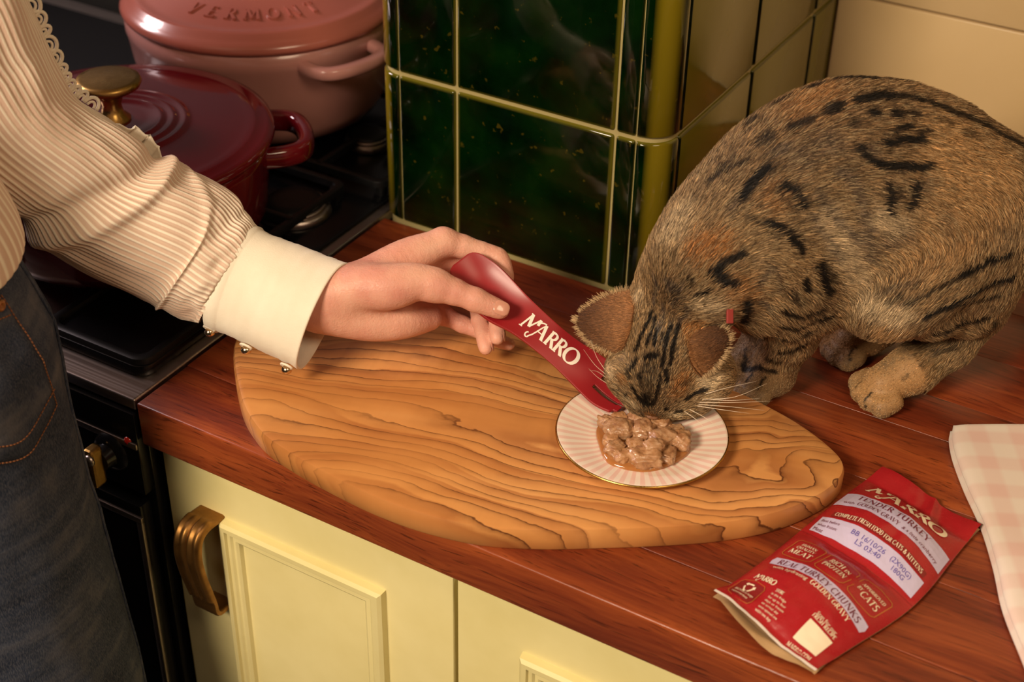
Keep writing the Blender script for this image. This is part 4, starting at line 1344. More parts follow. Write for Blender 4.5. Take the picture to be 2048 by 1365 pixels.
def napkin_layer(z0, thick, inset, seed):
    V = []; F = []; n = len(lf_); m = 26
    us = [0, 0.012, 0.03, 0.055]+list(np.linspace(0.1, 0.9, 18))+[0.945, 0.97, 0.988, 1.0]
    for i in range(n):
        t = i/(n-1); e = min(t, 1-t)
        for u in us:
            uu = inset+(1-inset*1.4)*u
            p = lf_[i]*(1-uu)+rt_[i]*uu
            q = min(u, 1-u)
            pr = math.sqrt(max(0, 1-(1-min(q/0.055, 1))**2))*math.sqrt(max(0, 1-(1-min(e/0.05, 1))**2))
            wob = 0.0015*mnoise.noise(Vector((p[0]*18, p[1]*18, seed)))
            V.append((p[0], p[1], z0+0.0004+thick*0.5+thick*0.5*pr+wob*pr+0.0012*pr*math.sin(uu*9+t*2)))
    b = len(V); k = len(us)
    for i in range(n):
        for j in range(k):
            x, y, z = V[i*k+j]; V.append((x, y, z0+0.0004 if 0 < i < n-1 and 0 < j < k-1 else z0+thick*0.35))
    for i in range(n-1):
        for j in range(k-1):
            a = (i*k+j, (i+1)*k+j, (i+1)*k+j+1, i*k+j+1)
            F.append(a); F.append(tuple(b+x for x in a[::-1]))
    bl = [j for j in range(k)]+[i*k+k-1 for i in range(1, n)]+[(n-1)*k+j for j in range(k-2, -1, -1)]+[i*k for i in range(n-2, 0, -1)]
    for x, y in zip(bl, bl[1:]+bl[:1]): F.append((x, y, b+y, b+x))
    return V, F


nk = thing('folded_napkin', 'pink and white gingham napkin folded flat at the right of the worktop', 'napkin', (0.80, 0.27, H))
recalc(obj('lower_fold', napkin_layer(H+0.0002, 0.006, 0.0, 1.7), MAT['gingham'], nk))
recalc(obj('upper_fold', napkin_layer(H+0.0066, 0.006, 0.008, 5.2), MAT['gingham'], nk))

# ================================================================== the person: hand, sleeve and jeans
HAND = {'palm': [([(0.1367, 0.1224, 1.0029), (0.1553, 0.1464, 1.0055), (0.1741, 0.1802, 1.0166), (0.1936, 0.2097, 1.0238)], [0.0165, 0.0185, 0.0165, 0.0118]), ([(0.1328, 0.127, 0.9939), (0.1495, 0.1563, 0.9922), (0.1691, 0.1922, 1.0002), (0.1839, 0.2151, 1.0077)], [0.0165, 0.0185, 0.016, 0.0118]), ([(0.1265, 0.1195, 0.9891), (0.1491, 0.1562, 0.9801), (0.1689, 0.1971, 0.9819), (0.1781, 0.2182, 0.9877)], [0.019, 0.018, 0.015, 0.0115]), ([(0.13, 0.11, 0.9887), (0.1567, 0.1375, 0.9758), (0.175, 0.1715, 0.9631), (0.1888, 0.201, 0.9585)], [0.0195, 0.0185, 0.0155, 0.0115]), ([(0.1292, 0.1066, 0.9921), (0.1494, 0.1235, 0.9811), (0.1686, 0.1378, 0.973), (0.1867, 0.1543, 0.9683), (0.1983, 0.1785, 0.9621)], [0.0215, 0.02, 0.0185, 0.0155, 0.0115])],
        'thenar': ([(0.1343, 0.1103, 1.0036), (0.1635, 0.1255, 1.012), (0.1862, 0.1369, 1.0136), (0.2038, 0.1511, 1.0169), (0.2187, 0.159, 1.0143)], [0.0175, 0.0185, 0.0195, 0.016, 0.0135]),
        'thumb': ([(0.2187, 0.159, 1.0143), (0.2344, 0.1656, 1.0094), (0.2518, 0.1722, 1.0034), (0.262, 0.1771, 0.9988), (0.2713, 0.1818, 0.9944)], [0.014, 0.011, 0.0101, 0.0092, 0.0083]),
        'index': ([(0.1938, 0.2108, 1.025), (0.2079, 0.2209, 1.0188), (0.2358, 0.2355, 1.0081), (0.2473, 0.2287, 0.9966), (0.2548, 0.2147, 0.9878), (0.2568, 0.2053, 0.9816)], [0.0115, 0.01, 0.0088, 0.008, 0.0074, 0.0066]),
        'middle': ([(0.1829, 0.2165, 1.0066), (0.2031, 0.2286, 0.9932), (0.2263, 0.2389, 0.9806), (0.2453, 0.2169, 0.9694), (0.2578, 0.2002, 0.9623), (0.2636, 0.1907, 0.9567)], [0.0112, 0.0098, 0.0086, 0.0078, 0.0074, 0.0066]),
        'ring': ([(0.1776, 0.2189, 0.9854), (0.1951, 0.2273, 0.9728), (0.2145, 0.2299, 0.962), (0.2357, 0.2064, 0.9561), (0.2487, 0.1919, 0.9514), (0.2558, 0.1837, 0.9466)], [0.0108, 0.0094, 0.0082, 0.0075, 0.0071, 0.0064]),
        'little': ([(0.1899, 0.1939, 0.9593), (0.2014, 0.2006, 0.9524), (0.2168, 0.2066, 0.9453), (0.2381, 0.2116, 0.9397), (0.2514, 0.2126, 0.9367), (0.2627, 0.2139, 0.9355)], [0.0105, 0.0085, 0.0074, 0.0068, 0.0064, 0.0057])}


def skin_mat():
    g = G('skin')
    c = g.coord('Object')
    n1 = g.noise(c, 22, 3, 0.55); n2 = g.noise(c, 420, 3, 0.6); n3 = g.noise(g.coord('Object', (240, 240, 900)), 1.0, 2)
    col = g.ramp(n1, [(0.32, (0.58, 0.245, 0.185)), (0.55, (0.68, 0.345, 0.255)), (0.75, (0.74, 0.42, 0.31))])
    g.p(Base_Color=col, Roughness=g.ramp(n2, [(0.3, 0.42), (0.7, 0.55)]), Subsurface_Weight=0.25, Subsurface_Scale=0.006, Specular_IOR_Level=0.4)
    g.b.inputs['Subsurface Radius'].default_value = (1.0, 0.35, 0.2)
    vr = g.n('TexVoronoi', 0, Vector=g.coord('Object', (520, 520, 520)), Scale=1.0)
    wr = g.noise(g.coord('Object', (170, 170, 60), rot=(0.4, 0.9, 0.3)), 1.0, 4, 0.65)
    g.bump(g.math('ADD', g.math('ADD', n2, g.math('MULTIPLY', n3, 0.5)), g.math('ADD', g.math('MULTIPLY', vr, 0.5), g.math('MULTIPLY', wr, 2.2))), 0.4, 0.0007)
    return g.m


MAT['skin'] = skin_mat()
MAT['nail'] = flat('nail', (0.58, 0.27, 0.19), 0.22, Coat_Weight=0.4)
pe = thing('person', 'person in cream striped blouse and blue jeans reaching out with a red fork', 'person', (-0.09, -0.16, 0.0))

sd = SDF((0.082, 0.070, 0.915), (0.300, 0.262, 1.055), 0.00125)
def dense(P, rd_, n=5):
    q = spline([(*p, r_) for p, r_ in zip(P, rd_)], n)
    return [x[:3] for x in q], [x[3] for x in q]


def soft_chain(P, rd_, k, grow=0.0):
    """one even tapering limb, then blended into the rest once"""
    P, rd_ = dense(P, rd_)
    lo = np.min(P, 0)-0.045; hi = np.max(P, 0)+0.045
    off = np.round((lo-sd.lo)/sd.h)
    q = SDF(sd.lo+off*sd.h, hi, sd.h)
    q.chain(P, [r_+grow for r_ in rd_], 0.0008)
    a = np.maximum(off.astype(int), 0); b = np.minimum(off.astype(int)+q.n, sd.n)
    sl = tuple(slice(a[i], b[i]) for i in range(3)); s2 = tuple(slice(a[i]-int(off[i]), b[i]-int(off[i])) for i in range(3))
    sd._mix(sl, q.d[s2], k)


for P, rd_ in HAND['palm']: soft_chain(P, rd_, 0.012, 0.0008)
soft_chain(*HAND['thenar'], 0.013, 0.0006)
for q_ in ((0.1326, 0.1199, 1.0062), (0.1300, 0.1100, 0.9890), (0.1343, 0.1103, 1.0036)):     # wrist, running back into the cuff
    sd.capsule((0.100, 0.099+(q_[1]-0.11)*0.4, 0.992+(q_[2]-1.0)*0.5), q_, 0.0150, 0.0165, 0.010)
# the webs between the fingers' roots
for a, b in (('index', 'middle'), ('middle', 'ring')):
    sd.capsule(HAND[a][0][0], HAND[b][0][0], 0.0095, 0.0095, 0.006)
for nm in ('thumb', 'index', 'middle', 'ring', 'little'):
    P, rd_ = HAND[nm]
    sub = SDF(np.min(P, 0)-0.016, np.max(P, 0)+0.016, sd.h)
    # same grid alignment as the palm
    off = np.round((sub.lo-sd.lo)/sd.h); sub.lo = sd.lo+off*sd.h
    sub.chain(*dense(P, rd_, 4), 0.0012)
    P = [np.array(p) for p in P]
    for i in range(1, len(P)-2):          # knuckle bends and the pad of the last joint
        sub.ellipsoid(P[i], np.array([1, 1, 1])*rd_[i]*1.07, None, 0.003)
    a = np.maximum(off.astype(int), 0); b = np.minimum(off.astype(int)+sub.n, sd.n)
    sl = tuple(slice(a[i], b[i]) for i in range(3)); s2 = tuple(slice(a[i]-int(off[i]), b[i]-int(off[i])) for i in range(3))
    # blend softly at the root, keep fingers apart elsewhere
    ax = [(sd.lo[i]+sd.h*np.arange(a[i], b[i])) for i in range(3)]
    X, Y, Z = np.meshgrid(*ax, indexing='ij')
    root = P[0]
    dr = np.sqrt((X-root[0])**2+(Y-root[1])**2+(Z-root[2])**2)
    kk = np.where(dr < 0.026, 0.0065, 0.0009)
    o_, n_ = sd.d[sl], sub.d[s2]
    hh = np.clip(0.5+0.5*(o_-n_)/kk, 0, 1)
    sd.d[sl] = o_*(1-hh)+n_*hh-kk*hh*(1-hh)
hv, hf = sd.mesh(5)
# forearm and upper arm inside the sleeve carry on from the wrist as part of the same body
ARM = [(-0.150, -0.130, 1.380), (-0.125, -0.085, 1.330), (-0.1052, -0.0439, 1.2672), (-0.0771, -0.0122, 1.155), (-0.0559, 0.0133, 1.1102), (-0.0247, 0.0434, 1.064), (0.0493, 0.0872, 1.0042), (0.1290, 0.1180, 0.9950)]
av, af = tube(spline(ARM, 5), [r_[0] for r_ in spline([(0.046,), (0.042,), (0.038,), (0.032,), (0.030,), (0.029,), (0.026,), (0.020,)], 5)], 24)
V, F = join((hv.tolist(), hf.tolist()), (av, af))
body = obj('body', (V, F), MAT['skin'], pe)


def blob(c, rad, axes, n=20, half=True):
    """shallow dome in the frame axes = (long, side, normal)"""
    V = []; F = []; m = 8
    for j in range(m+1):
        t = PI/2*j/m
        for k in range(n):
            a = 2*PI*k/n
            ca, sa = math.cos(a), math.sin(a)
            ca = math.copysign(abs(ca)**0.75, ca); sa = math.copysign(abs(sa)**0.75, sa)
            V.append(tuple(Vector(c)+axes[0]*rad[0]*ca*math.cos(t)+axes[1]*rad[1]*sa*math.cos(t)+axes[2]*rad[2]*math.sin(t)))
    for j in range(m):
        for k in range(n): F.append((j*n+k, j*n+(k+1) % n, (j+1)*n+(k+1) % n, (j+1)*n+k))
    return V, F


def nail(nm, tpos, nrm, ln, wd, lift):
    P, rd_ = HAND[nm]
    a, b = Vector(P[-2]), Vector(P[-1])
    l = (b-a).normalized(); nrm = Vector(nrm); nrm = (nrm-l*nrm.dot(l)).normalized(); s = l.cross(nrm)
    c = a.lerp(b, tpos)+nrm*lift
    obj('nail', blob(c, (ln, wd, 0.0016), (l, s, nrm)), MAT['nail'], body, label='fingernail')


nail('thumb', 0.92, (0.60, -0.47, 0.64), 0.0075, 0.0064, 0.0084)
nail('middle', 0.9, (0.90, 0.30, 0.10), 0.0052, 0.0045, 0.0062)
nail('ring', 0.95, (0.85, 0.25, 0.15), 0.0050, 0.0043, 0.0060)

# ---- blouse
def blouse_mat():
    g = G('striped_cotton')
    uv = g.n('UVMap', 0)
    s = g.n('SeparateXYZ', None, Vector=uv)
    f = g.math('FRACT', s.outputs[0])
    t = g.math('ABSOLUTE', g.math('SUBTRACT', f, 0.5))
    m = g.ramp(t, [(0.10, 0.0), (0.24, 1.0)])
    c = g.coord('Object')
    n_ = g.noise(c, 14, 2)
    sheer = g.mix(n_, (0.58, 0.39, 0.30), (0.68, 0.53, 0.42))
    col = g.mix(m, (0.82, 0.73, 0.60), sheer)
    w1 = g.noise(g.coord('Object', (900, 900, 300)), 1.0, 2)
    g.p(Base_Color=col, Roughness=0.9, Specular_IOR_Level=0.1, Sheen_Weight=0.15)
    g.bump(g.math('ADD', w1, g.math('MULTIPLY', g.noise(c, 160, 3), 0.8)), 0.35, 0.0008)
    return g.m


MAT['blouse'] = blouse_mat()
g = G('cream_cotton')
c_ = g.coord('Object')
g.p(Base_Color=g.ramp(g.noise(c_, 30, 3), [(0.3, (0.76, 0.67, 0.54)), (0.7, (0.82, 0.74, 0.61))]), Roughness=0.9, Specular_IOR_Level=0.1, Sheen_Weight=0.15)
g.bump(g.math('ADD', g.noise(g.coord('Object', (700, 700, 700)), 1.0, 2), g.math('MULTIPLY', g.noise(c_, 120, 3), 0.8)), 0.35, 0.0006)
MAT['cotton'] = g.m
SLP = [(-0.150, -0.130, 1.380, 0.070), (-0.125, -0.085, 1.330, 0.075), (-0.1052, -0.0439, 1.2672, 0.066), (-0.0924, -0.0277, 1.208, 0.0610), (-0.0771, -0.0122, 1.155, 0.0550), (-0.0559, 0.0133, 1.1102, 0.0590), (-0.0247, 0.0434, 1.064, 0.0585), (0.0097, 0.073, 1.0324, 0.0605), (0.0300, 0.0812, 1.0170, 0.0570), (0.0440, 0.0858, 1.0075, 0.0505), (0.0493, 0.0872, 1.0042, 0.0478)]
sp = spline(SLP, 20)


def sleeve_frame(P):
    P = [Vector(p[:3]) for p in P]; out = []
    for i in range(len(P)):
        t = (P[min(i+1, len(P)-1)]-P[max(i-1, 0)]).normalized()
        vd = (P[i]-CAMV).normalized()
        n1 = t.cross(vd).normalized(); n2 = n1.cross(t).normalized()
        out.append((P[i], t, n1, n2))
    return out


fr = sleeve_frame(sp)
NP = 66*9; NR = len(sp); NSTR = 66
V = np.zeros((NR, NP, 3))
ph = 2*PI*np.arange(NP)/NP
for i in range(NR):
    v = i/(NR-1); hw = sp[i][3]
    o, t, n1, n2 = [np.array(x) for x in fr[i]]
    wob = np.array([mnoise.noise(Vector((math.cos(a)*1.6, math.sin(a)*1.6, v*7.0))) for a in ph[::9]])
    wob = np.interp(np.arange(NP), np.arange(0, NP+9, 9)[:len(wob)+1], np.append(wob, wob[0]))
    ww2 = np.array([mnoise.noise(Vector((math.cos(a)*3.2+5, math.sin(a)*3.2, v*16.0))) for a in ph[::9]])
    ww2 = np.interp(np.arange(NP), np.arange(0, NP+9, 9)[:len(ww2)+1], np.append(ww2, ww2[0]))
    phase = NSTR*ph+1.6*wob
    ridge = (np.abs(np.cos(phase/2))**1.5)*0.0011
    fold = 0.0055*wob+0.0026*ww2
    fold += 0.006*np.exp(-((v-0.575-0.05*np.cos(ph))/0.014)**2)-0.007*np.exp(-((v-0.535-0.05*np.cos(ph))/0.02)**2)     # bend at the elbow
    fold += 0.003*np.exp(-((v-0.70+0.06*np.cos(ph-0.6))/0.012)**2)
    puck = smooth01(0.86, 1.0, v)
    fold = fold*(1-0.85*puck)+0.0016*puck*np.sin(ph*29+2*wob)
    r1 = hw+fold+ridge; r2 = hw*0.72+fold+ridge
    V[i] = o+np.outer(np.cos(ph)*r1, n1)+np.outer(np.sin(ph)*r2, n2)
F = []
for i in range(NR-1):
    for k in range(NP):
        F.append((i*NP+k, (i+1)*NP+k, (i+1)*NP+(k+1) % NP, i*NP+(k+1) % NP))
# torso of the blouse
TB = [(-0.098, -0.166, 1.102, 0.121, 0.117), (-0.100, -0.167, 1.110, 0.129, 0.124), (-0.112, -0.170, 1.14, 0.132, 0.127), (-0.145, -0.180, 1.20, 0.132, 0.126), (-0.19, -0.19, 1.28, 0.140, 0.12), (-0.21, -0.195, 1.36, 0.140, 0.105), (-0.20, -0.19, 1.42, 0.10, 0.08), (-0.20, -0.185, 1.455, 0.05, 0.05)]
tsp = spline(TB, 8); base = NR*NP; NT = 66*4
tv = []
for i, q in enumerate(tsp):
    for k in range(NT):
        a = 2*PI*k/NT
        rr = 1+0.006*abs(math.cos(a*33))
        tv.append((q[0]+q[3]*rr*math.cos(a), q[1]+q[4]*rr*math.sin(a), q[2]))
tf = []
for i in range(len(tsp)-1):
    for k in range(NT):
        tf.append((base+i*NT+k, base+i*NT+(k+1) % NT, base+(i+1)*NT+(k+1) % NT, base+(i+1)*NT+k))
bl = obj('blouse', (V.reshape(-1, 3).tolist()+tv, F+tf), MAT['blouse'], pe, label='cream striped puff sleeved blouse')
uvl = bl.data.uv_layers.new(name='UVMap')
U = []
for i in range(NR-1):
    for k in range(NP):
        for a, b in ((i, k), (i+1, k), (i+1, k+1), (i, k+1)): U += [b/9.0+0.5, a/(NR-1)]
for i in range(len(tsp)-1):
    for k in range(NT):
        for a, b in ((i, k), (i, k+1), (i+1, k+1), (i+1, k)): U += [b/4.0, a*0.1]
uvl.data.foreach_set('uv', U)

# cuff
CF0, CF1 = Vector((0.0478, 0.0866, 1.0050)), Vector((0.1359, 0.1039, 0.9839))
cdir = (CF1-CF0).normalized()
NC = 96; rowsC = [(-0.02, 0.0), (0.0, 0.0024), (0.02, 0.0030), (0.10, 0.0030), (0.12, 0.0014), (0.14, 0.0010)]+[(x, 0.0) for x in np.linspace(0.2, 0.96, 22)]+[(0.985, 0.0004), (1.0, 0.0)]


def cuff_ring(x, dr, inner=False):
    c = CF0.lerp(CF1, x); vd = (c-CAMV).normalized()
    n1 = cdir.cross(vd).normalized(); n2 = n1.cross(cdir).normalized()
    hw = 0.0476+(0.0515-0.0476)*x; hd = 0.034+0.003*x
    out = []
    for k in range(NC):
        a = 2*PI*k/NC
        w_ = 0.0009*mnoise.noise(Vector((math.cos(a)*0.9, math.sin(a)*0.9, x*15)))*smooth01(0.15, 0.3, x)+0.002*mnoise.noise(Vector((math.cos(a)*1.3+4, math.sin(a)*1.3, x*2)))*x
        r_ = dr+w_-(0.0014 if inner else 0)
        # the slit edge hangs a little longer
        ext = cdir*0.006*max(0.0, math.cos(a-0.35))**3*x
        out.append(tuple(c+n1*math.cos(a)*(hw+r_)+n2*math.sin(a)*(hd+r_)+ext))
    return out


V = []
for x, dr in rowsC: V += cuff_ring(x, float(dr))
for x in (1.0, 0.9, 0.7, 0.45, 0.2): V += cuff_ring(x, 0.0, True)
F = []
nr = len(V)//NC
for i in range(nr-1):
    for k in range(NC): F.append((i*NC+k, (i+1)*NC+k, (i+1)*NC+(k+1) % NC, i*NC+(k+1) % NC))
cuff = recalc(obj('cuff', (V, F), MAT['cotton'], pe, label='wide plain cream cuff'))
# three ball buttons with thread loops under the cuff's lower edge
for bx in (0.06, 0.46, 0.90):
    c = CF0.lerp(CF1, bx); vd = (c-CAMV).normalized(); n1 = cdir.cross(vd).normalized(); n2 = n1.cross(cdir).normalized()
    lo_ = c+n1*(0.0476+0.004*bx+0.0040) - n2*0.004
    if (n1.z > 0): lo_ = c-n1*(0.0476+0.004*bx+0.0040) - n2*0.004
    b_ = obj('button', lathe([(0.0, -0.0042), (0.0026, -0.0036), (0.0044, -0.0018), (0.0048, 0.0), (0.0040, 0.0022), (0.0026, 0.0034), (0.0015, 0.004), (0.0, 0.0041)], 24, tuple(lo_)), flat('button_metal', (0.72, 0.55, 0.36), 0.2, 1.0) if 'bt' not in MAT else MAT['bt'], pe, label='gold ball button')
    MAT['bt'] = b_.data.materials[0]
    P = [lo_+cdir*(0.0052*math.cos(2*PI*k/20))+Vector((0, 0, 1))*(0.0036+0.0014*math.sin(2*PI*k/20))-vd*(0.0030*math.sin(2*PI*k/20)) for k in range(21)]
    obj('thread_loop', tube(P, 0.0011, 8), MAT['cotton'], b_)
# scalloped lace along the back of the upper sleeve, and the pale lining that peeps out of it
def sleeve_pt(v, a, dr=0.0):
    x = v*(NR-1); i = min(int(x), NR-2); q = sp[i]
    o, t, n1, n2 = fr[i]
    return o+n1*math.cos(a)*(q[3]+dr)+n2*math.sin(a)*(q[3]*0.72+dr)


TOPA = PI if sleeve_pt(0.3, PI).z > sleeve_pt(0.3, 0).z else 0.0
lace = []
for k in range(13):
    v0 = 0.20+0.0215*k
    a, b = sleeve_pt(v0, TOPA+0.12, 0.001), sleeve_pt(v0+0.0225, TOPA+0.12, 0.001)
    out_v = (sleeve_pt(v0+0.011, TOPA+0.12, 0.01)-sleeve_pt(v0+0.011, TOPA+0.12, 0.0)).normalized()
    m_ = (a+b)/2
    P = [m_+(b-a)*0.5*math.cos(PI*(1-j/10))+out_v*0.0085*math.sin(PI*j/10) for j in range(11)]
    lace.append(tube(P, 0.0016, 8))
    P = [m_+(b-a)*0.25*math.cos(PI*(1-j/8))+out_v*0.0045*math.sin(PI*j/8) for j in range(9)]
    lace.append(tube(P, 0.0012, 6))
o = obj('lace_trim', join(*lace), MAT['cotton'], pe, kind='stuff', label='scalloped lace edge')
V = []; F = []
for i in range(25):
    v = 0.515+0.10*i/24
    for j in range(9):
        s = j/8
        p = sleeve_pt(v, TOPA+0.35-0.25*s, -0.004+0.016*s*math.sin(PI*i/24)**0.7)
        p = p+Vector((0, 0, 0.002*math.sin(i*1.1)*s))
        V.append(tuple(p))
for i in range(24):
    for j in range(8): F.append((i*9+j, (i+1)*9+j, (i+1)*9+j+1, i*9+j+1))
rf_ = obj('ruffle', (V, F), MAT['cotton'], pe, label='pale ruffle on the sleeve')
rf_.modifiers.new('thick', 'SOLIDIFY').thickness = 0.001

# ---- jeans
def denim_mat():
    g = G('blue_denim')
    c = g.coord('Object')
    tw = g.noise(g.coord('Object', (1500, 1500, 260)), 1.0, 3, 0.6)
    fade = g.noise(g.coord('Object', (9, 9, 5)), 1.0, 5, 0.62, 0.4)
    crs = g.noise(g.coord('Object', (7, 7, 46), rot=(0.25, 0.2, 0)), 1.0, 3, 0.55)
    f = g.math('ADD', g.math('MULTIPLY', fade, 0.6), g.math('MULTIPLY', crs, 0.4))
    col = g.ramp(f, [(0.36, (0.008, 0.012, 0.026)), (0.5, (0.026, 0.034, 0.058)), (0.66, (0.11, 0.105, 0.12))])
    col = g.mix(g.ramp(tw, [(0.42, 0.0), (0.66, 0.42)]), col, (0.13, 0.13, 0.15))
    g.p(Base_Color=col, Roughness=0.95, Specular_IOR_Level=0.1)
    g.bump(g.math('ADD', g.math('MULTIPLY', tw, 0.35), g.math('MULTIPLY', crs, 3.0)), 0.45, 0.0015)
    return g.m


MAT['denim'] = denim_mat()


def leg_pt(a, z, dr=0.0, second=False):
    cx = -0.088+(1.11-z)*0.075-0.015*math.exp(-((z-0.92)/0.17)**2); cy = -0.162
    r_ = 0.125+0.004*math.sin((z-0.7)*5)
    if z < 0.6: r_ -= (0.6-z)*0.04
    if z > 1.03: r_ -= (z-1.03)*0.30; cx -= (z-1.03)*0.02
    if second: cx -= 0.22; cy -= 0.03; a = PI-a
    wr = 0.0030*mnoise.noise(Vector((a*2.2, z*16+a*3, 2.0)))+0.0012*mnoise.noise(Vector((a*5, z*40, 7.0)))
    r_ += wr+dr
    return (cx+r_*math.cos(a), cy+r_*math.sin(a)*0.98, z)


V = []; F = []
NZ, NA = 110, 90
for leg in (False, True):
    b = len(V)
    for i in range(NZ+1):
        z = 0.03+(1.130-0.03)*i/NZ
        for k in range(NA): V.append(leg_pt(2*PI*k/NA, z, 0, leg))
    for i in range(NZ):
        for k in range(NA):
            q = (b+i*NA+k, b+i*NA+(k+1) % NA, b+(i+1)*NA+(k+1) % NA, b+(i+1)*NA+k)
            F.append(q[::-1] if leg else q)
jn = obj('jeans', (V, F), MAT['denim'], pe, label='faded blue jeans')
PK = [(R(-14), 1.105), (R(6), 1.103), (R(19.5), 1.098), (R(25), 1.035), (R(30.5), 0.972), (R(17), 0.964), (R(2.5), 0.958), (R(-8.4), 0.968), (R(-22), 0.985), (R(-19), 1.04)]
# pocket: grid between its left and right edges
V = []; F = []
left = spline([(R(-14), 1.105), (R(-18), 1.05), (R(-22), 0.990)], 10); right = spline([(R(17), 1.098), (R(21), 1.035), (R(25.5), 0.978)], 10)
nP = len(left)
for i in range(nP):
    for j in range(21):
        s = j/20; a = left[i][0]*(1-s)+right[i][0]*s; z = left[i][1]*(1-s)+right[i][1]*s
        z -= 0.020*(1-abs(2*s-1))*(i/(nP-1))
        e = 0.0026 if (0 < i < nP-1 and 0 < j < 20) else 0.0004
        V.append(leg_pt(a, z, e))
for i in range(nP-1):
    for j in range(20): F.append((i*21+j, (i+1)*21+j, (i+1)*21+j+1, i*21+j+1))
pkt = recalc(obj('pocket', (V, F), MAT['denim'], jn, label='patch pocket'))
MAT['thread'] = flat('orange_thread', (0.22, 0.075, 0.022), 0.8)
st_ = []


def stitch_line(pts, n):
    P = spline(pts, 30)
    L = [Vector(leg_pt(p[0], p[1], 0.0031)) for p in P]
    acc = [0.0]
    for i in range(1, len(L)): acc.append(acc[-1]+(L[i]-L[i-1]).length)
    def at_(d):
        for i in range(1, len(L)):
            if acc[i] >= d: return L[i-1].lerp(L[i], (d-acc[i-1])/max(1e-9, acc[i]-acc[i-1]))
        return L[-1]
    d = 0
    while d < acc[-1]-0.003:
        st_.append(tube([at_(d), at_(d+0.0026)], 0.0006, 5)); d += 0.0036


def inset(pts, da, dz): return [(a+da, z+dz) for a, z in pts]


topl = [(R(-14), 1.103), (R(6), 1.101), (R(16), 1.0965)]
stitch_line(inset(topl, 0, -0.004), 40); stitch_line(inset(topl, 0, -0.019), 40)
rgt = [(R(16), 1.094), (R(20), 1.035), (R(24.3), 0.980)]
stitch_line(rgt, 40)
btm = [(R(24.3), 0.980), (R(14), 0.972), (R(2.0), 0.9665), (R(-9.4), 0.976), (R(-21), 0.992)]
stitch_line(btm, 40); stitch_line(inset(btm, 0, 0.016), 40)
obj('stitching', join(*st_), MAT['thread'], jn, kind='stuff', label='orange stitching')
P = [leg_pt(R(47), z, 0.0008) for z in np.linspace(0.04, 1.10, 60)]
obj('side_seam', tube(P, 0.0016, 6), MAT['denim'], jn)
rp = Vector(leg_pt(R(13.0), 1.0885, 0.0028)); nn = Vector((math.cos(R(15)), math.sin(R(15)), 0)); t1_ = Vector((0, 0, 1)); t2_ = nn.cross(t1_)
V, F = lathe([(0.0, 0.0012), (0.0018, 0.0012), (0.0022, 0.0020), (0.0042, 0.0018), (0.0050, 0.0006), (0.0050, -0.0006)], 24)
recalc(obj('rivet', ([tuple(rp+t1_*x+t2_*y+nn*z) for x, y, z in V], F), brass('copper', (0.30, 0.14, 0.06), 0.4), jn, label='copper rivet'))

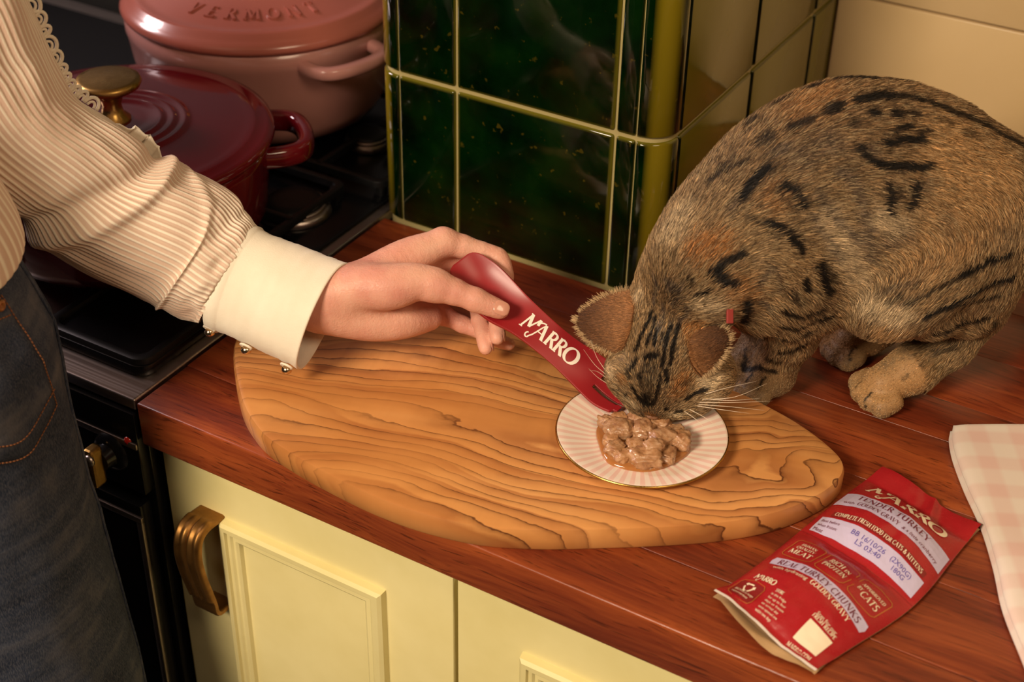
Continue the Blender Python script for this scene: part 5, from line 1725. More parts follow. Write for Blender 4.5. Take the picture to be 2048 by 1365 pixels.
# ================================================================== the cat
CAT = {
    'spine': ([(0.4459, 0.2729, 1.0891), (0.4649, 0.3006, 1.1136), (0.4862, 0.3278, 1.1323), (0.5083, 0.35, 1.1408), (0.5378, 0.3798, 1.1312), (0.5658, 0.408, 1.1112), (0.6028, 0.4453, 1.0782), (0.6336, 0.4764, 1.0481)], [0.05, 0.053, 0.053, 0.053, 0.055, 0.056, 0.055, 0.044]),
    'belly': ([(0.4566, 0.2837, 1.0537), (0.4778, 0.3107, 1.0516), (0.5023, 0.344, 1.0449), (0.5271, 0.3689, 1.0478), (0.5551, 0.3973, 1.0526), (0.5868, 0.4291, 1.0466)], [0.046, 0.05, 0.05, 0.05, 0.05, 0.05]),
    'chest': ([(0.448, 0.2679, 1.069), (0.4725, 0.2997, 1.038), (0.4914, 0.3216, 1.0198)], [0.048, 0.042, 0.036]),
    'neck': ([(0.4486, 0.2728, 1.0852), (0.4388, 0.2487, 1.0735), (0.4341, 0.2269, 1.0663)], [0.046, 0.04, 0.036]),
    'nape': ([(0.4341, 0.2269, 1.0663), (0.4174, 0.2351, 1.0315), (0.4167, 0.2245, 1.0118)], [0.036, 0.034, 0.036]),
    'bridge': ([(0.4231, 0.2066, 0.9988), (0.4217, 0.1961, 0.9761), (0.4213, 0.1911, 0.9527), (0.4201, 0.1912, 0.9431)], [0.033, 0.027, 0.018, 0.014]),
    'cheek': ([(0.4154, 0.224, 0.9805), (0.3987, 0.1938, 0.9687)], [0.034, 0.024]),
    'cheek2': ([(0.4154, 0.224, 0.9805), (0.4458, 0.2245, 0.9663)], [0.034, 0.029]),
    'jowl': ([(0.3987, 0.1938, 0.9687), (0.4107, 0.1871, 0.9483)], [0.022, 0.014]),
    'jowl2': ([(0.4458, 0.2245, 0.9663), (0.4413, 0.2114, 0.9531), (0.4296, 0.1979, 0.9447)], [0.026, 0.0195, 0.0145]),
    'chin': ([(0.4209, 0.1979, 0.9509), (0.42, 0.1939, 0.9396)], [0.015, 0.01]),
    'brow': ([(0.4019, 0.191, 0.977), (0.41, 0.1906, 0.9672)], [0.018, 0.015]),
    'brow2': ([(0.4428, 0.2137, 0.976), (0.4374, 0.2045, 0.9649)], [0.018, 0.015]),
    'fore_near': ([(0.4738, 0.267, 1.0827), (0.4921, 0.2826, 1.0462), (0.5016, 0.3006, 1.0132), (0.4951, 0.3083, 0.976), (0.4847, 0.312, 0.9417), (0.484, 0.316, 0.922), (0.473, 0.303, 0.9165)], [0.038, 0.03, 0.0265, 0.0205, 0.0165, 0.015, 0.0155]),
    'fore_far': ([(0.4428, 0.3195, 1.0408), (0.4627, 0.3467, 0.9804), (0.4618, 0.34, 0.9509), (0.4568, 0.3265, 0.9292), (0.455, 0.322, 0.922), (0.445, 0.31, 0.9165)], [0.036, 0.026, 0.018, 0.0145, 0.015, 0.015]),
    'thigh_near': ([(0.599, 0.4018, 1.0841), (0.5853, 0.368, 1.062), (0.5681, 0.3422, 1.0322), (0.5628, 0.334, 1.0222)], [0.05, 0.046, 0.034, 0.028]),
    'flank': ([(0.499, 0.3236, 1.0913), (0.5243, 0.3463, 1.1026), (0.5549, 0.3743, 1.0985), (0.5834, 0.4031, 1.0836)], [0.046, 0.05, 0.052, 0.052]),
    'thigh_back': ([(0.621, 0.4267, 1.0687), (0.6176, 0.412, 1.0294), (0.6261, 0.4205, 0.9962)], [0.046, 0.034, 0.025]),
    'shank_near': ([(0.5628, 0.334, 1.0222), (0.5943, 0.3714, 1.0061), (0.6181, 0.4039, 0.9931), (0.63, 0.437, 0.975)], [0.028, 0.026, 0.0215, 0.0165]),
    'foot_near': ([(0.63, 0.437, 0.975), (0.611, 0.411, 0.95), (0.588, 0.381, 0.929), (0.571, 0.36, 0.9195)], [0.0185, 0.0215, 0.0215, 0.0185]),
    'thigh_far': ([(0.5773, 0.4622, 1.0427), (0.5558, 0.4519, 0.9985), (0.5426, 0.4414, 0.9556)], [0.048, 0.04, 0.026]),
    'shank_far': ([(0.5426, 0.4414, 0.9556), (0.56, 0.48, 0.975), (0.583, 0.492, 0.958)], [0.026, 0.02, 0.016]),
    'foot_far': ([(0.583, 0.492, 0.958), (0.556, 0.455, 0.936), (0.531, 0.423, 0.922), (0.521, 0.41, 0.919)], [0.016, 0.0185, 0.019, 0.017]),
    'tail': ([(0.6341, 0.4769, 1.0454), (0.6588, 0.516, 0.9989), (0.6791, 0.5507, 0.931), (0.7, 0.56, 0.92), (0.66, 0.66, 0.917), (0.55, 0.7, 0.916)], [0.03, 0.022, 0.019, 0.018, 0.017, 0.014]),
}
HEAD_C = (0.4162, 0.2219, 1.0054)
HEAD_AX = [(0.8884, 0.4456, -0.0814), (0.1959, -0.5396, -0.8154), (0.4096, -0.7124, 0.5699)]
EARS = [[(0.3815, 0.2129, 1.0348), (0.3945, 0.1868, 1.0244), (0.3857, 0.1848, 0.9897), (0.3439, 0.1902, 1.0054)], [(0.441, 0.2107, 1.0244), (0.448, 0.1881, 1.014), (0.4564, 0.1996, 0.9837), (0.4732, 0.2086, 1.0232)]]

cs = SDF((0.335, 0.165, 0.900), (0.735, 0.715, 1.215), 0.0027)
def ch(k, kk): cs.chain(CAT[k][0], CAT[k][1], kk)
for k in ('spine', 'belly', 'chest', 'neck'): ch(k, 0.028)
ch('flank', 0.03)
ch('nape', 0.022)
cs.ellipsoid(HEAD_C, (0.044, 0.044, 0.038), HEAD_AX, 0.012)
for k in ('bridge', 'cheek', 'cheek2', 'jowl', 'jowl2', 'chin'): ch(k, 0.010)
for k in ('brow', 'brow2'): ch(k, 0.008)
for k in ('thigh_near', 'thigh_far', 'thigh_back'): ch(k, 0.028)
for k in ('shank_near', 'shank_far'): ch(k, 0.012)
for k in ('fore_near', 'fore_far'): ch(k, 0.013)
for k in ('foot_near', 'foot_far'): ch(k, 0.008)
ch('tail', 0.012)


def toes(end, back, r, spread, n=4):
    e = np.array(end); d = e-np.array(back); d[2] = 0; d /= np.linalg.norm(d); s = np.array([-d[1], d[0], 0])
    for i in range(n):
        t = (i-(n-1)/2)/((n-1)/2)
        c = e+d*(0.0180-0.0060*t*t)+s*t*spread
        c[2] = H+r*0.92
        cs.capsule(c-d*0.010+np.array([0, 0, 0.003]), c, r*0.95, r, 0.0012)


toes(CAT['foot_near'][0][-1], CAT['foot_near'][0][-2], 0.0108, 0.0190)
toes(CAT['foot_far'][0][-1], CAT['foot_far'][0][-2], 0.0100, 0.0170)
toes(CAT['fore_near'][0][-1], CAT['fore_near'][0][-2], 0.0088, 0.0125)
toes(CAT['fore_far'][0][-1], CAT['fore_far'][0][-2], 0.0085, 0.0120)
# eye hollows either side of the bridge
cv, cf = cs.mesh(3)
cv[:, 2] = np.maximum(cv[:, 2], H+0.0006)
PLC_ = (0.4225, 0.1655); pr_ = np.hypot(cv[:, 0]-PLC_[0], cv[:, 1]-PLC_[1])/0.0738        # the chin rests just clear of the plate
cv[:, 2] = np.where(pr_ < 1.04, np.maximum(cv[:, 2], H+0.0225+0.0062+0.0062*pr_**2), cv[:, 2])
cat = thing('cat', 'brown spotted tabby cat crouching on the worktop, eating from the plate', 'cat', (0.54, 0.36, H))
cb = obj('body', (cv, cf), flat('catgrey', (0.3, 0.2, 0.12), 0.8), cat)


def ear(b0, mid, b1, tip, bulge):
    """cupped ear: base runs b0 - mid - b1, rounded tip; mid and the bulge face up (the back of the ear)"""
    b0, mid, b1, tip = [np.array(p) for p in (b0, mid, b1, tip)]
    V = []; F = []; n, m = 22, 22
    bc = (b0+b1)/2
    nb = mid-bc
    for i in range(n+1):
        s0 = -0.40+1.40*i/n; s = max(s0, 0.0)
        wd = (1-s)**0.5*(1+0.10*math.sin(PI*s))
        c = bc*(1-s0)+tip*s0 + (min(s0, 0.0)*0.045)*nb/np.linalg.norm(nb)
        for j in range(m+1):
            u = j/m*2-1
            p = c+(b1-b0)/2*u*wd+nb*(1-abs(u)**2.4)*(1-0.35*s)*bulge*(wd**0.8)
            V.append(tuple(p))
    for i in range(n):
        for j in range(m): F.append((i*(m+1)+j, (i+1)*(m+1)+j, (i+1)*(m+1)+j+1, i*(m+1)+j+1))
    return np.array(V), F


EAR_O = []
for i_, e_ in enumerate(EARS):
    v_, f_ = ear(e_[0], e_[1], e_[2], e_[3], 1.0)
    eo = obj('ear', (v_, f_), flat('eargrey', (0.25, 0.13, 0.06), 0.8), cat)
    so_ = eo.modifiers.new('thick', 'SOLIDIFY'); so_.thickness = 0.0014; so_.offset = 0.0
    EAR_O.append((v_, f_, eo))
# coat marks on the skin, plus painted shade between the toes: (kind, strength, radius, points, mirrored)
MARKS = [
    ('d',0.85,0.0029,[(0.5195,0.3417,1.1999),(0.5451,0.3633,1.1946),(0.5731,0.383,1.183),(0.6004,0.4109,1.1646),(0.6261,0.4471,1.1382)],1),
    ('d',1,0.0035,[(0.5098,0.3248,1.1974),(0.5209,0.3381,1.199),(0.5304,0.3484,1.1978)],1),
    ('d',0.9,0.0042,[(0.4963,0.3107,1.1925),(0.5002,0.3141,1.1939)],1),
    ('d',0.8,0.0029,[(0.4926,0.3045,1.1896)],1),
    ('d',0.9,0.0029,[(0.5228,0.3204,1.1928),(0.5284,0.3256,1.193)],1),
    ('d',0.9,0.0033,[(0.5385,0.334,1.1913),(0.5425,0.3382,1.1906)],1),
    ('d',0.8,0.0026,[(0.5497,0.3458,1.1894),(0.5549,0.3503,1.188)],1),
    ('d',0.7,0.0026,[(0.5138,0.3062,1.1873),(0.518,0.3068,1.1864)],1),
    ('d',0.6,0.0022,[(0.5687,0.3628,1.1833),(0.576,0.3686,1.1794)],1),
    ('d',0.6,0.0026,[(0.5876,0.377,1.172),(0.5953,0.383,1.1669)],1),
    ('d',1,0.0029,[(0.5423,0.3123,1.1753),(0.551,0.3234,1.1765),(0.5652,0.3388,1.1747)],1),
    ('d',0.9,0.0022,[(0.5449,0.3232,1.1817),(0.5479,0.3292,1.1832),(0.5545,0.3379,1.1831)],1),
    ('d',0.8,0.0022,[(0.5604,0.3384,1.1788),(0.566,0.3469,1.179)],1),
    ('d',1,0.0029,[(0.5266,0.2976,1.1735),(0.5318,0.2972,1.1683),(0.5401,0.3002,1.1625),(0.5491,0.3062,1.1594),(0.5588,0.3155,1.1586),(0.5651,0.322,1.1582)],1),
    ('d',1,0.0029,[(0.5695,0.3255,1.1567),(0.5754,0.3329,1.1579)],1),
    ('d',1,0.0029,[(0.5532,0.3021,1.1458),(0.5563,0.3003,1.1359),(0.5595,0.2996,1.1255)],1),
    ('d',1,0.0033,[(0.5712,0.3183,1.1447),(0.5727,0.3153,1.1372),(0.5721,0.3111,1.129)],1),
    ('d',0.7,0.0022,[(0.56,0.3069,1.1433),(0.5623,0.3062,1.1373)],1),
    ('d',0.6,0.002,[(0.5675,0.3135,1.1424),(0.568,0.3114,1.1377)],1),
    ('g',0.6,0.0033,[(0.5183,0.2804,1.1571),(0.5309,0.2852,1.1471),(0.5399,0.2861,1.1284),(0.5468,0.2887,1.1055),(0.5517,0.2959,1.079)],1),
    ('g',0.6,0.0026,[(0.5092,0.2653,1.1407),(0.5187,0.2688,1.1256),(0.5306,0.2774,1.1108),(0.5424,0.2861,1.0982)],1),
    ('g',0.5,0.0026,[(0.5079,0.2586,1.1225),(0.5199,0.2686,1.1023),(0.5304,0.2779,1.0814)],1),
    ('d',0.95,0.0033,[(0.457,0.2378,1.1334),(0.4603,0.2457,1.1423),(0.4637,0.2515,1.1487),(0.4692,0.2566,1.1542)],1),
    ('d',0.75,0.002,[(0.4247,0.245,1.1321),(0.4334,0.2512,1.1412),(0.4491,0.2584,1.1536)],1),
    ('d',0.6,0.002,[(0.4281,0.2534,1.1398),(0.4376,0.2599,1.1501)],1),
    ('d',0.7,0.0026,[(0.4519,0.2743,1.1667),(0.4564,0.2782,1.1704)],1),
    ('d',1,0.0031,[(0.484,0.2535,1.1457),(0.4945,0.2557,1.1413),(0.5022,0.2563,1.1312)],1),
    ('d',0.6,0.0022,[(0.4788,0.2489,1.1417),(0.4882,0.2491,1.1351),(0.4971,0.2512,1.1275)],1),
    ('d',1,0.0026,[(0.4802,0.236,1.1203),(0.49,0.2399,1.1162),(0.5019,0.2459,1.1068),(0.5076,0.2503,1.1004),(0.5095,0.2506,1.0936)],1),
    ('d',0.5,0.0022,[(0.4666,0.2311,1.1232),(0.4796,0.2332,1.1168),(0.4903,0.236,1.1093)],1),
    ('d',0.8,0.0035,[(0.4725,0.2873,1.1789),(0.4785,0.2906,1.1814),(0.4838,0.2955,1.1846)],1),
    ('d',0.6,0.0026,[(0.4541,0.2696,1.1644),(0.4619,0.2758,1.1702)],1),
    ('g',0.6,0.0031,[(0.4691,0.2658,1.1634),(0.4753,0.2708,1.1675)],1),
    ('g',0.5,0.0031,[(0.4548,0.2356,1.1314),(0.4521,0.2283,1.1248)],1),
    ('d',0.9,0.0026,[(0.456,0.1939,1.0853),(0.4641,0.2039,1.093),(0.4722,0.2145,1.0973)],1),
    ('d',0.9,0.0031,[(0.4598,0.1957,1.0844),(0.4714,0.2021,1.0739)],1),
    ('d',1,0.0037,[(0.478,0.2135,1.0539),(0.4692,0.2385,1.0215)],1),
    ('d',1,0.0033,[(0.5196,0.2659,1.0805),(0.5244,0.27,1.0639),(0.529,0.2757,1.051)],1),
    ('d',1,0.0026,[(0.5143,0.2554,1.0683),(0.5169,0.2577,1.0592)],1),
    ('d',0.7,0.0026,[(0.5085,0.2485,1.0576),(0.5116,0.2519,1.0493)],1),
    ('d',0.7,0.0024,[(0.5246,0.2722,1.0752),(0.5306,0.2793,1.0609)],1),
    ('d',0.9,0.0024,[(0.5015,0.2461,1.0415),(0.5122,0.2557,1.0335),(0.5273,0.2741,1.0361)],1),
    ('d',0.9,0.002,[(0.497,0.2518,1.0226),(0.5091,0.2641,1.0147),(0.523,0.2719,1.0242),(0.5308,0.2844,1.0238)],1),
    ('d',0.9,0.0018,[(0.4901,0.2706,0.9969),(0.5052,0.2741,0.9964),(0.5194,0.2752,1.0075)],1),
    ('d',0.9,0.0018,[(0.4945,0.2849,0.9723),(0.5076,0.2854,0.9796),(0.5157,0.2854,0.9888)],1),
    ('g',0.6,0.0022,[(0.4844,0.2191,1.0704),(0.4892,0.2252,1.0833),(0.4917,0.2283,1.0886)],1),
    ('g',0.6,0.0022,[(0.4857,0.2261,1.0534),(0.4909,0.238,1.0436)],1),
    ('g',0.5,0.0026,[(0.4955,0.231,1.0848),(0.498,0.2359,1.0659)],1),
    ('d',0.9,0.0024,[(0.4601,0.3002,0.9299),(0.4748,0.2949,0.941),(0.4901,0.2927,0.9432)],1),
    ('d',0.8,0.0018,[(0.4813,0.2927,0.9552),(0.4942,0.2896,0.9592)],1),
    ('d',1,0.0029,[(0.6072,0.3205,1.0331),(0.6241,0.3377,1.0429),(0.6382,0.3571,1.0524),(0.6541,0.3853,1.0528)],1),
    ('d',0.75,0.002,[(0.5898,0.3069,1.0447),(0.6058,0.3173,1.0579),(0.6215,0.3291,1.0698),(0.6331,0.3444,1.0751)],1),
    ('d',0.85,0.002,[(0.618,0.3317,1.0382),(0.6355,0.363,1.0355),(0.649,0.3799,1.0371)],1),
    ('d',1,0.0026,[(0.606,0.3444,0.998),(0.6207,0.3588,1.0038),(0.6328,0.3781,1.0043),(0.6432,0.3868,1.007)],1),
    ('d',1,0.0026,[(0.6258,0.3338,1.0733),(0.6377,0.354,1.0807),(0.65,0.3756,1.0798)],1),
    ('d',0.6,0.002,[(0.6059,0.3835,0.9558),(0.6158,0.3883,0.9575),(0.621,0.3925,0.9603)],1),
    ('d',0.8,0.0029,[(0.6467,0.3975,0.9969),(0.6407,0.3981,0.9807)],1),
    ('g',0.5,0.0022,[(0.5678,0.3026,1.0534),(0.5821,0.3074,1.0632),(0.5948,0.3128,1.0671)],1),
    ('g',0.5,0.0022,[(0.5973,0.3135,1.0271),(0.6089,0.3242,1.029)],1),
    ('d',0.7,0.002,[(0.5756,0.3027,1.046),(0.5864,0.3065,1.0527)],1),
    ('g',0.45,0.0071,[(0.5045,0.2872,1.1753)],1),
    ('g',0.4,0.0084,[(0.4888,0.2704,1.1646)],1),
    ('g',0.5,0.0066,[(0.5616,0.2996,1.0974)],1),
    ('g',0.35,0.0075,[(0.598,0.329,1.1159)],1),
    ('g',0.4,0.0053,[(0.5789,0.3259,1.1447)],1),
    ('g',0.4,0.0057,[(0.5746,0.3086,1.1043)],1),
    ('g',0.4,0.0048,[(0.5359,0.3023,1.1706)],1),
    ('d',0.6,0.0015,[(0.5912,0.3587,0.938)],1),
    ('d',0.5,0.0015,[(0.5988,0.3687,0.946)],1),
    ('d',0.5,0.0015,[(0.5889,0.3552,0.9336)],1),
    ('d',0.4,0.0018,[(0.6085,0.375,0.9436)],1),
    ('o',0.8,0.0093,[(0.443,0.1995,1.1008),(0.4533,0.2057,1.1033)],1),
    ('o',0.5,0.0088,[(0.4746,0.2055,1.072),(0.478,0.2109,1.0604)],1),
    ('o',0.25,0.0132,[(0.4757,0.3063,1.1889),(0.4882,0.317,1.1946)],1),
    ('o',0.4,0.0088,[(0.4805,0.2462,1.1365)],1),
    ('t',0.85,0.0242,[(0.5878,0.3544,1.1622),(0.6074,0.3632,1.1452),(0.6164,0.354,1.1238)],1),
    ('t',0.8,0.0198,[(0.6053,0.3309,1.1076),(0.5953,0.3179,1.0917)],1),
    ('t',0.8,0.0132,[(0.6234,0.3907,1.1421),(0.6331,0.3818,1.1276)],1),
    ('c',0.8,0.0084,[(0.5601,0.2991,1.04),(0.5776,0.3018,1.0357),(0.5896,0.3071,1.0331)],1),
    ('c',0.45,0.0075,[(0.5177,0.2672,1.1214),(0.5328,0.2794,1.0912),(0.543,0.2933,1.0627)],1),
    ('c',0.5,0.0075,[(0.5553,0.2952,1.1192),(0.565,0.3016,1.112)],1),
    ('c',0.5,0.0088,[(0.4133,0.2223,1.111),(0.4128,0.2062,1.0997)],1),
    ('d',0.9,0.0008,[(0.5661,0.3323,0.9082),(0.5634,0.334,0.9152),(0.5676,0.3411,0.9216)],1),  # from here, thin dark lines painting the shade in the toe creases
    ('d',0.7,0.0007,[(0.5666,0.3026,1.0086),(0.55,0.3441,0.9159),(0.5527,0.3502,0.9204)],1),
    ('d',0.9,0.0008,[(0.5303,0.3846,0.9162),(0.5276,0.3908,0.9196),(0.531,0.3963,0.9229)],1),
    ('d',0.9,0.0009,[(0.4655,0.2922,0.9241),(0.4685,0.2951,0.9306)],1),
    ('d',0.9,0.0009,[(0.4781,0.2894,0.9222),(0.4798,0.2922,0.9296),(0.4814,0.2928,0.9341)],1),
    ('t',0.9,0.0132,[(0.5632,0.3435,0.9229),(0.5818,0.3445,0.9239),(0.5957,0.36,0.9366)],1),
    ('t',0.9,0.011,[(0.5294,0.3963,0.9241),(0.549,0.4126,0.9216),(0.5841,0.3042,1.0264)],1),
    ('d',1,0.0014,[(0.4116,0.1897,1.0364),(0.41,0.1835,1.0242),(0.4079,0.1786,1.0121),(0.4049,0.1774,0.9992)],0),
    ('d',1,0.0012,[(0.416,0.1877,1.0332),(0.4163,0.1822,1.0237),(0.4156,0.1766,1.0114)],0),
    ('d',1,0.0016,[(0.421,0.1828,1.025),(0.4206,0.1792,1.0188),(0.4216,0.1768,1.0135)],0),
    ('d',0.8,0.001,[(0.4258,0.1824,1.0236),(0.4264,0.1778,1.0153)],0),
    ('d',1,0.0015,[(0.4302,0.188,1.0312),(0.4296,0.1831,1.0234),(0.4311,0.1775,1.0119),(0.4315,0.1738,0.9965)],0),
    ('d',1,0.0015,[(0.4355,0.1898,1.0309),(0.4358,0.1842,1.0214),(0.4368,0.1799,1.0126),(0.4368,0.1769,0.999)],0),
    ('g',0.7,0.0014,[(0.4417,0.1875,1.0528),(0.4372,0.191,1.0389),(0.4355,0.1894,1.03)],0),
    ('g',0.7,0.0016,[(0.4215,0.1894,1.0447),(0.4218,0.1883,1.035),(0.4217,0.1835,1.0261)],0),
    ('d',1,0.0024,[(0.4169,0.1741,1.0009),(0.4252,0.1751,1.0059)],0),
    ('d',0.9,0.0025,[(0.4149,0.1687,0.9837)],0),
    ('d',1,0.0019,[(0.4082,0.1744,0.9945),(0.4067,0.1715,0.9873)],0),
    ('d',0.6,0.0033,[(0.4244,0.1719,0.995),(0.4245,0.1681,0.9841),(0.4227,0.1686,0.9685)],0),
    ('d',0.95,0.0037,[(0.4216,0.1691,0.9653),(0.4227,0.17,0.959)],0),
    ('d',0.9,0.0016,[(0.4351,0.1745,0.9939),(0.4376,0.1726,0.9834)],0),
    ('d',0.9,0.0015,[(0.4317,0.1712,0.9886),(0.4316,0.1695,0.9739),(0.4273,0.1708,0.9585)],0),
    ('d',0.9,0.0014,[(0.4104,0.1684,0.9724),(0.4162,0.1696,0.9604),(0.4207,0.17,0.9564)],0),
    ('d',1,0.0016,[(0.4364,0.1765,0.9541)],0),
    ('d',0.8,0.0011,[(0.4047,0.1693,0.9616),(0.4057,0.17,0.9572)],0),
    ('d',0.7,0.0016,[(0.4033,0.1709,0.9851),(0.4064,0.1689,0.9791)],0),
    ('d',0.7,0.0018,[(0.4179,0.172,0.9948),(0.417,0.1678,0.9766)],0),
    ('d',0.9,0.0016,[(0.4493,0.1892,0.9616),(0.4543,0.1936,0.967),(0.4607,0.199,0.9704)],0),
    ('d',0.8,0.0014,[(0.4415,0.184,0.9482),(0.4464,0.1887,0.948)],0),
    ('d',0.6,0.0012,[(0.3902,0.173,0.9578),(0.3979,0.1694,0.9628)],0),
    ('d',0.6,0.0015,[(0.4462,0.1807,0.9799),(0.4497,0.1872,0.9796)],0),
    ('g',0.8,0.0024,[(0.4242,0.186,1.0702),(0.4282,0.1852,1.0641),(0.4313,0.1848,1.0676)],0),
    ('d',0.8,0.0016,[(0.4406,0.1869,1.0797),(0.4435,0.1861,1.0745)],0),
    ('g',0.8,0.0014,[(0.4108,0.1915,1.066),(0.4161,0.189,1.0613),(0.4109,0.1916,1.0432)],0),
    ('d',0.95,0.0014,[(0.4477,0.1865,1.0656),(0.4556,0.1898,1.0702)],0),
    ('d',0.95,0.0034,[(0.4598,0.1954,1.0838),(0.4659,0.198,1.0784)],0),
    ('g',0.6,0.0014,[(0.4348,0.1851,1.0608),(0.4282,0.188,1.0489)],0),
    ('g',0.6,0.0012,[(0.4375,0.1855,1.075),(0.4346,0.1847,1.0655)],0),
    ('c',0.8,0.0054,[(0.461,0.2005,0.9769),(0.4648,0.2056,0.9801)],0),
    ('c',0.6,0.0041,[(0.3868,0.1721,0.9744),(0.382,0.1776,0.979)],0),
    ('c',0.8,0.0022,[(0.4057,0.1703,0.9557),(0.412,0.1703,0.952)],0),
    ('c',0.7,0.0022,[(0.4397,0.1824,0.9466),(0.4438,0.188,0.944)],0),
    ('c',0.6,0.0059,[(0.4511,0.1885,1.059),(0.4595,0.1935,1.0557)],0),
    ('c',0.5,0.0039,[(0.4657,0.2028,0.9625)],0),
    ('c',0.6,0.0039,[(0.3951,0.1998,1.0424),(0.3913,0.1994,1.0367)],0),
    ('o',0.7,0.0059,[(0.4457,0.1952,1.028),(0.4511,0.1951,1.016)],0),
    ('o',0.6,0.0039,[(0.389,0.1964,1.0293),(0.3898,0.1916,1.0217)],0),
    ('o',0.5,0.0039,[(0.4002,0.1687,0.9755)],0),
    ('o',0.6,0.0059,[(0.447,0.1827,0.985),(0.4451,0.1797,0.974)],0),
    ('o',0.9,0.003,[(0.4256,0.1729,0.9458),(0.4302,0.1781,0.9393)],0),
]
WHISKERS = [((0.4616, 0.1959, 0.963), (0.4872, 0.2031, 0.9712), (0.5076, 0.2208, 0.9821)), ((0.4605, 0.1936, 0.9609), (0.4886, 0.2009, 0.9674), (0.5156, 0.2158, 0.9702)), ((0.4603, 0.1923, 0.9595), (0.4879, 0.198, 0.9643), (0.5126, 0.2088, 0.9636)), ((0.4596, 0.1911, 0.9584), (0.4847, 0.196, 0.9606), (0.5021, 0.2028, 0.9601)), ((0.4542, 0.1887, 0.9541), (0.4691, 0.1866, 0.953), (0.4835, 0.1863, 0.9475)), ((0.4511, 0.1857, 0.9526), (0.4644, 0.1822, 0.9509), (0.4763, 0.1807, 0.944)), ((0.4621, 0.199, 0.9665), (0.4784, 0.2007, 0.9781), (0.5002, 0.2128, 0.9863)), ((0.467, 0.1991, 0.9631), (0.4868, 0.1991, 0.97), (0.5073, 0.2077, 0.9747)), ((0.3887, 0.1617, 0.9727), (0.3823, 0.155, 0.9812), (0.3758, 0.1511, 0.9898)), ((0.3857, 0.1649, 0.9789), (0.3773, 0.1589, 0.9897), (0.3674, 0.1567, 1.0027)), ((0.3843, 0.1663, 0.9817), (0.3769, 0.1628, 0.9949), (0.3702, 0.1633, 1.009)), ((0.387, 0.1637, 0.9765), (0.3809, 0.1572, 0.9849), (0.377, 0.1507, 0.9884))]

SAGN = np.array([0.7101, -0.7041, 0.0])


def coat(P, rng):
    """coat colour (linear) at points P"""
    P = np.asarray(P, float); N = len(P)
    n1 = np.array([mnoise.noise(Vector(p*38)) for p in P[::1]]) if N < 60000 else None
    if n1 is None:
        g_ = np.array([mnoise.noise(Vector(p*38)) for p in P[::6]]); n1 = np.interp(np.arange(N), np.arange(0, N, 6), g_)
    base = np.array([0.235, 0.135, 0.062])*(1-0.0)+0*P
    gold = np.array([0.37, 0.225, 0.100]); grey = np.array([0.18, 0.118, 0.068])
    t = np.clip(0.5+n1*1.1, 0, 1)[:, None]
    col = grey*(1-t)+gold*t
    # darker, browner along the back; paler low down
    up = smooth01(1.10, 1.19, P[:, 2])[:, None]
    col = col*(1-0.45*up)+np.array([0.13, 0.062, 0.026])*0.45*up
    g2 = np.array([mnoise.noise(Vector((p[0]*75+9, p[1]*75, p[2]*95))) for p in P[::4]]); n2 = np.repeat(g2, 4)[:N]
    bl = (smooth01(0.10, 0.38, n2)*(0.15+0.65*smooth01(1.08, 1.17, P[:, 2])))[:, None]
    col = col*(1-bl)+np.array([0.040, 0.023, 0.013])*bl
    Pm = P-2*np.outer(P @ SAGN-0.1145, SAGN)
    tint = {'o': np.array([0.34, 0.135, 0.035]), 'c': np.array([0.58, 0.44, 0.27]), 't': np.array([0.37, 0.205, 0.085]), 'g': np.array([0.075, 0.055, 0.046]), 'd': np.array([0.011, 0.008, 0.006])}
    for want in ('t', 'o', 'c', 'g', 'd'):
        for k, s, r, pts, mir in MARKS:
            if k != want: continue
            A = np.array(pts); lo = A.min(0)-3*r; hi = A.max(0)+3*r
            for Q in ((P, Pm) if mir else (P,)):
                m = np.all((Q > lo) & (Q < hi), axis=1)
                if not m.any(): continue
                q = Q[m]; d = np.full(len(q), 1e9)
                if len(A) == 1: d = np.linalg.norm(q-A[0], axis=1)
                for i in range(len(A)-1):
                    ab = A[i+1]-A[i]; tt = np.clip((q-A[i]) @ ab/(ab @ ab+1e-12), 0, 1)
                    d = np.minimum(d, np.linalg.norm(q-A[i]-tt[:, None]*ab, axis=1))
                d = d*(1+0.35*rng.standard_normal(len(q))*0.6)
                soft = 0.35 if k == 'd' else 0.9
                a = min(1.0, s*1.08)*(1-smooth01(r*(1.15-soft*0.5), r*(1.2+soft), d))
                idx = np.where(m)[0]
                col[idx] = col[idx]*(1-a[:, None])+tint[k]*a[:, None]
    return col


def fur_mat(name, attr_from_hair):
    g = G(name)
    at_ = g.n('Attribute', 0, attribute_name='coat')
    g.p(Base_Color=at_, Roughness=0.5, Specular_IOR_Level=0.25)
    return g.m


MAT['pelt'] = fur_mat('pelt', False)
MAT['fur'] = fur_mat('tabby_fur', True)
rng = np.random.default_rng(7)


def set_coat(o, cols):
    a = o.data.attributes.new('coat', 'FLOAT_COLOR', 'POINT')
    a.data.foreach_set('color', np.concatenate([cols, np.ones((len(cols), 1))], 1).astype(np.float32).ravel())


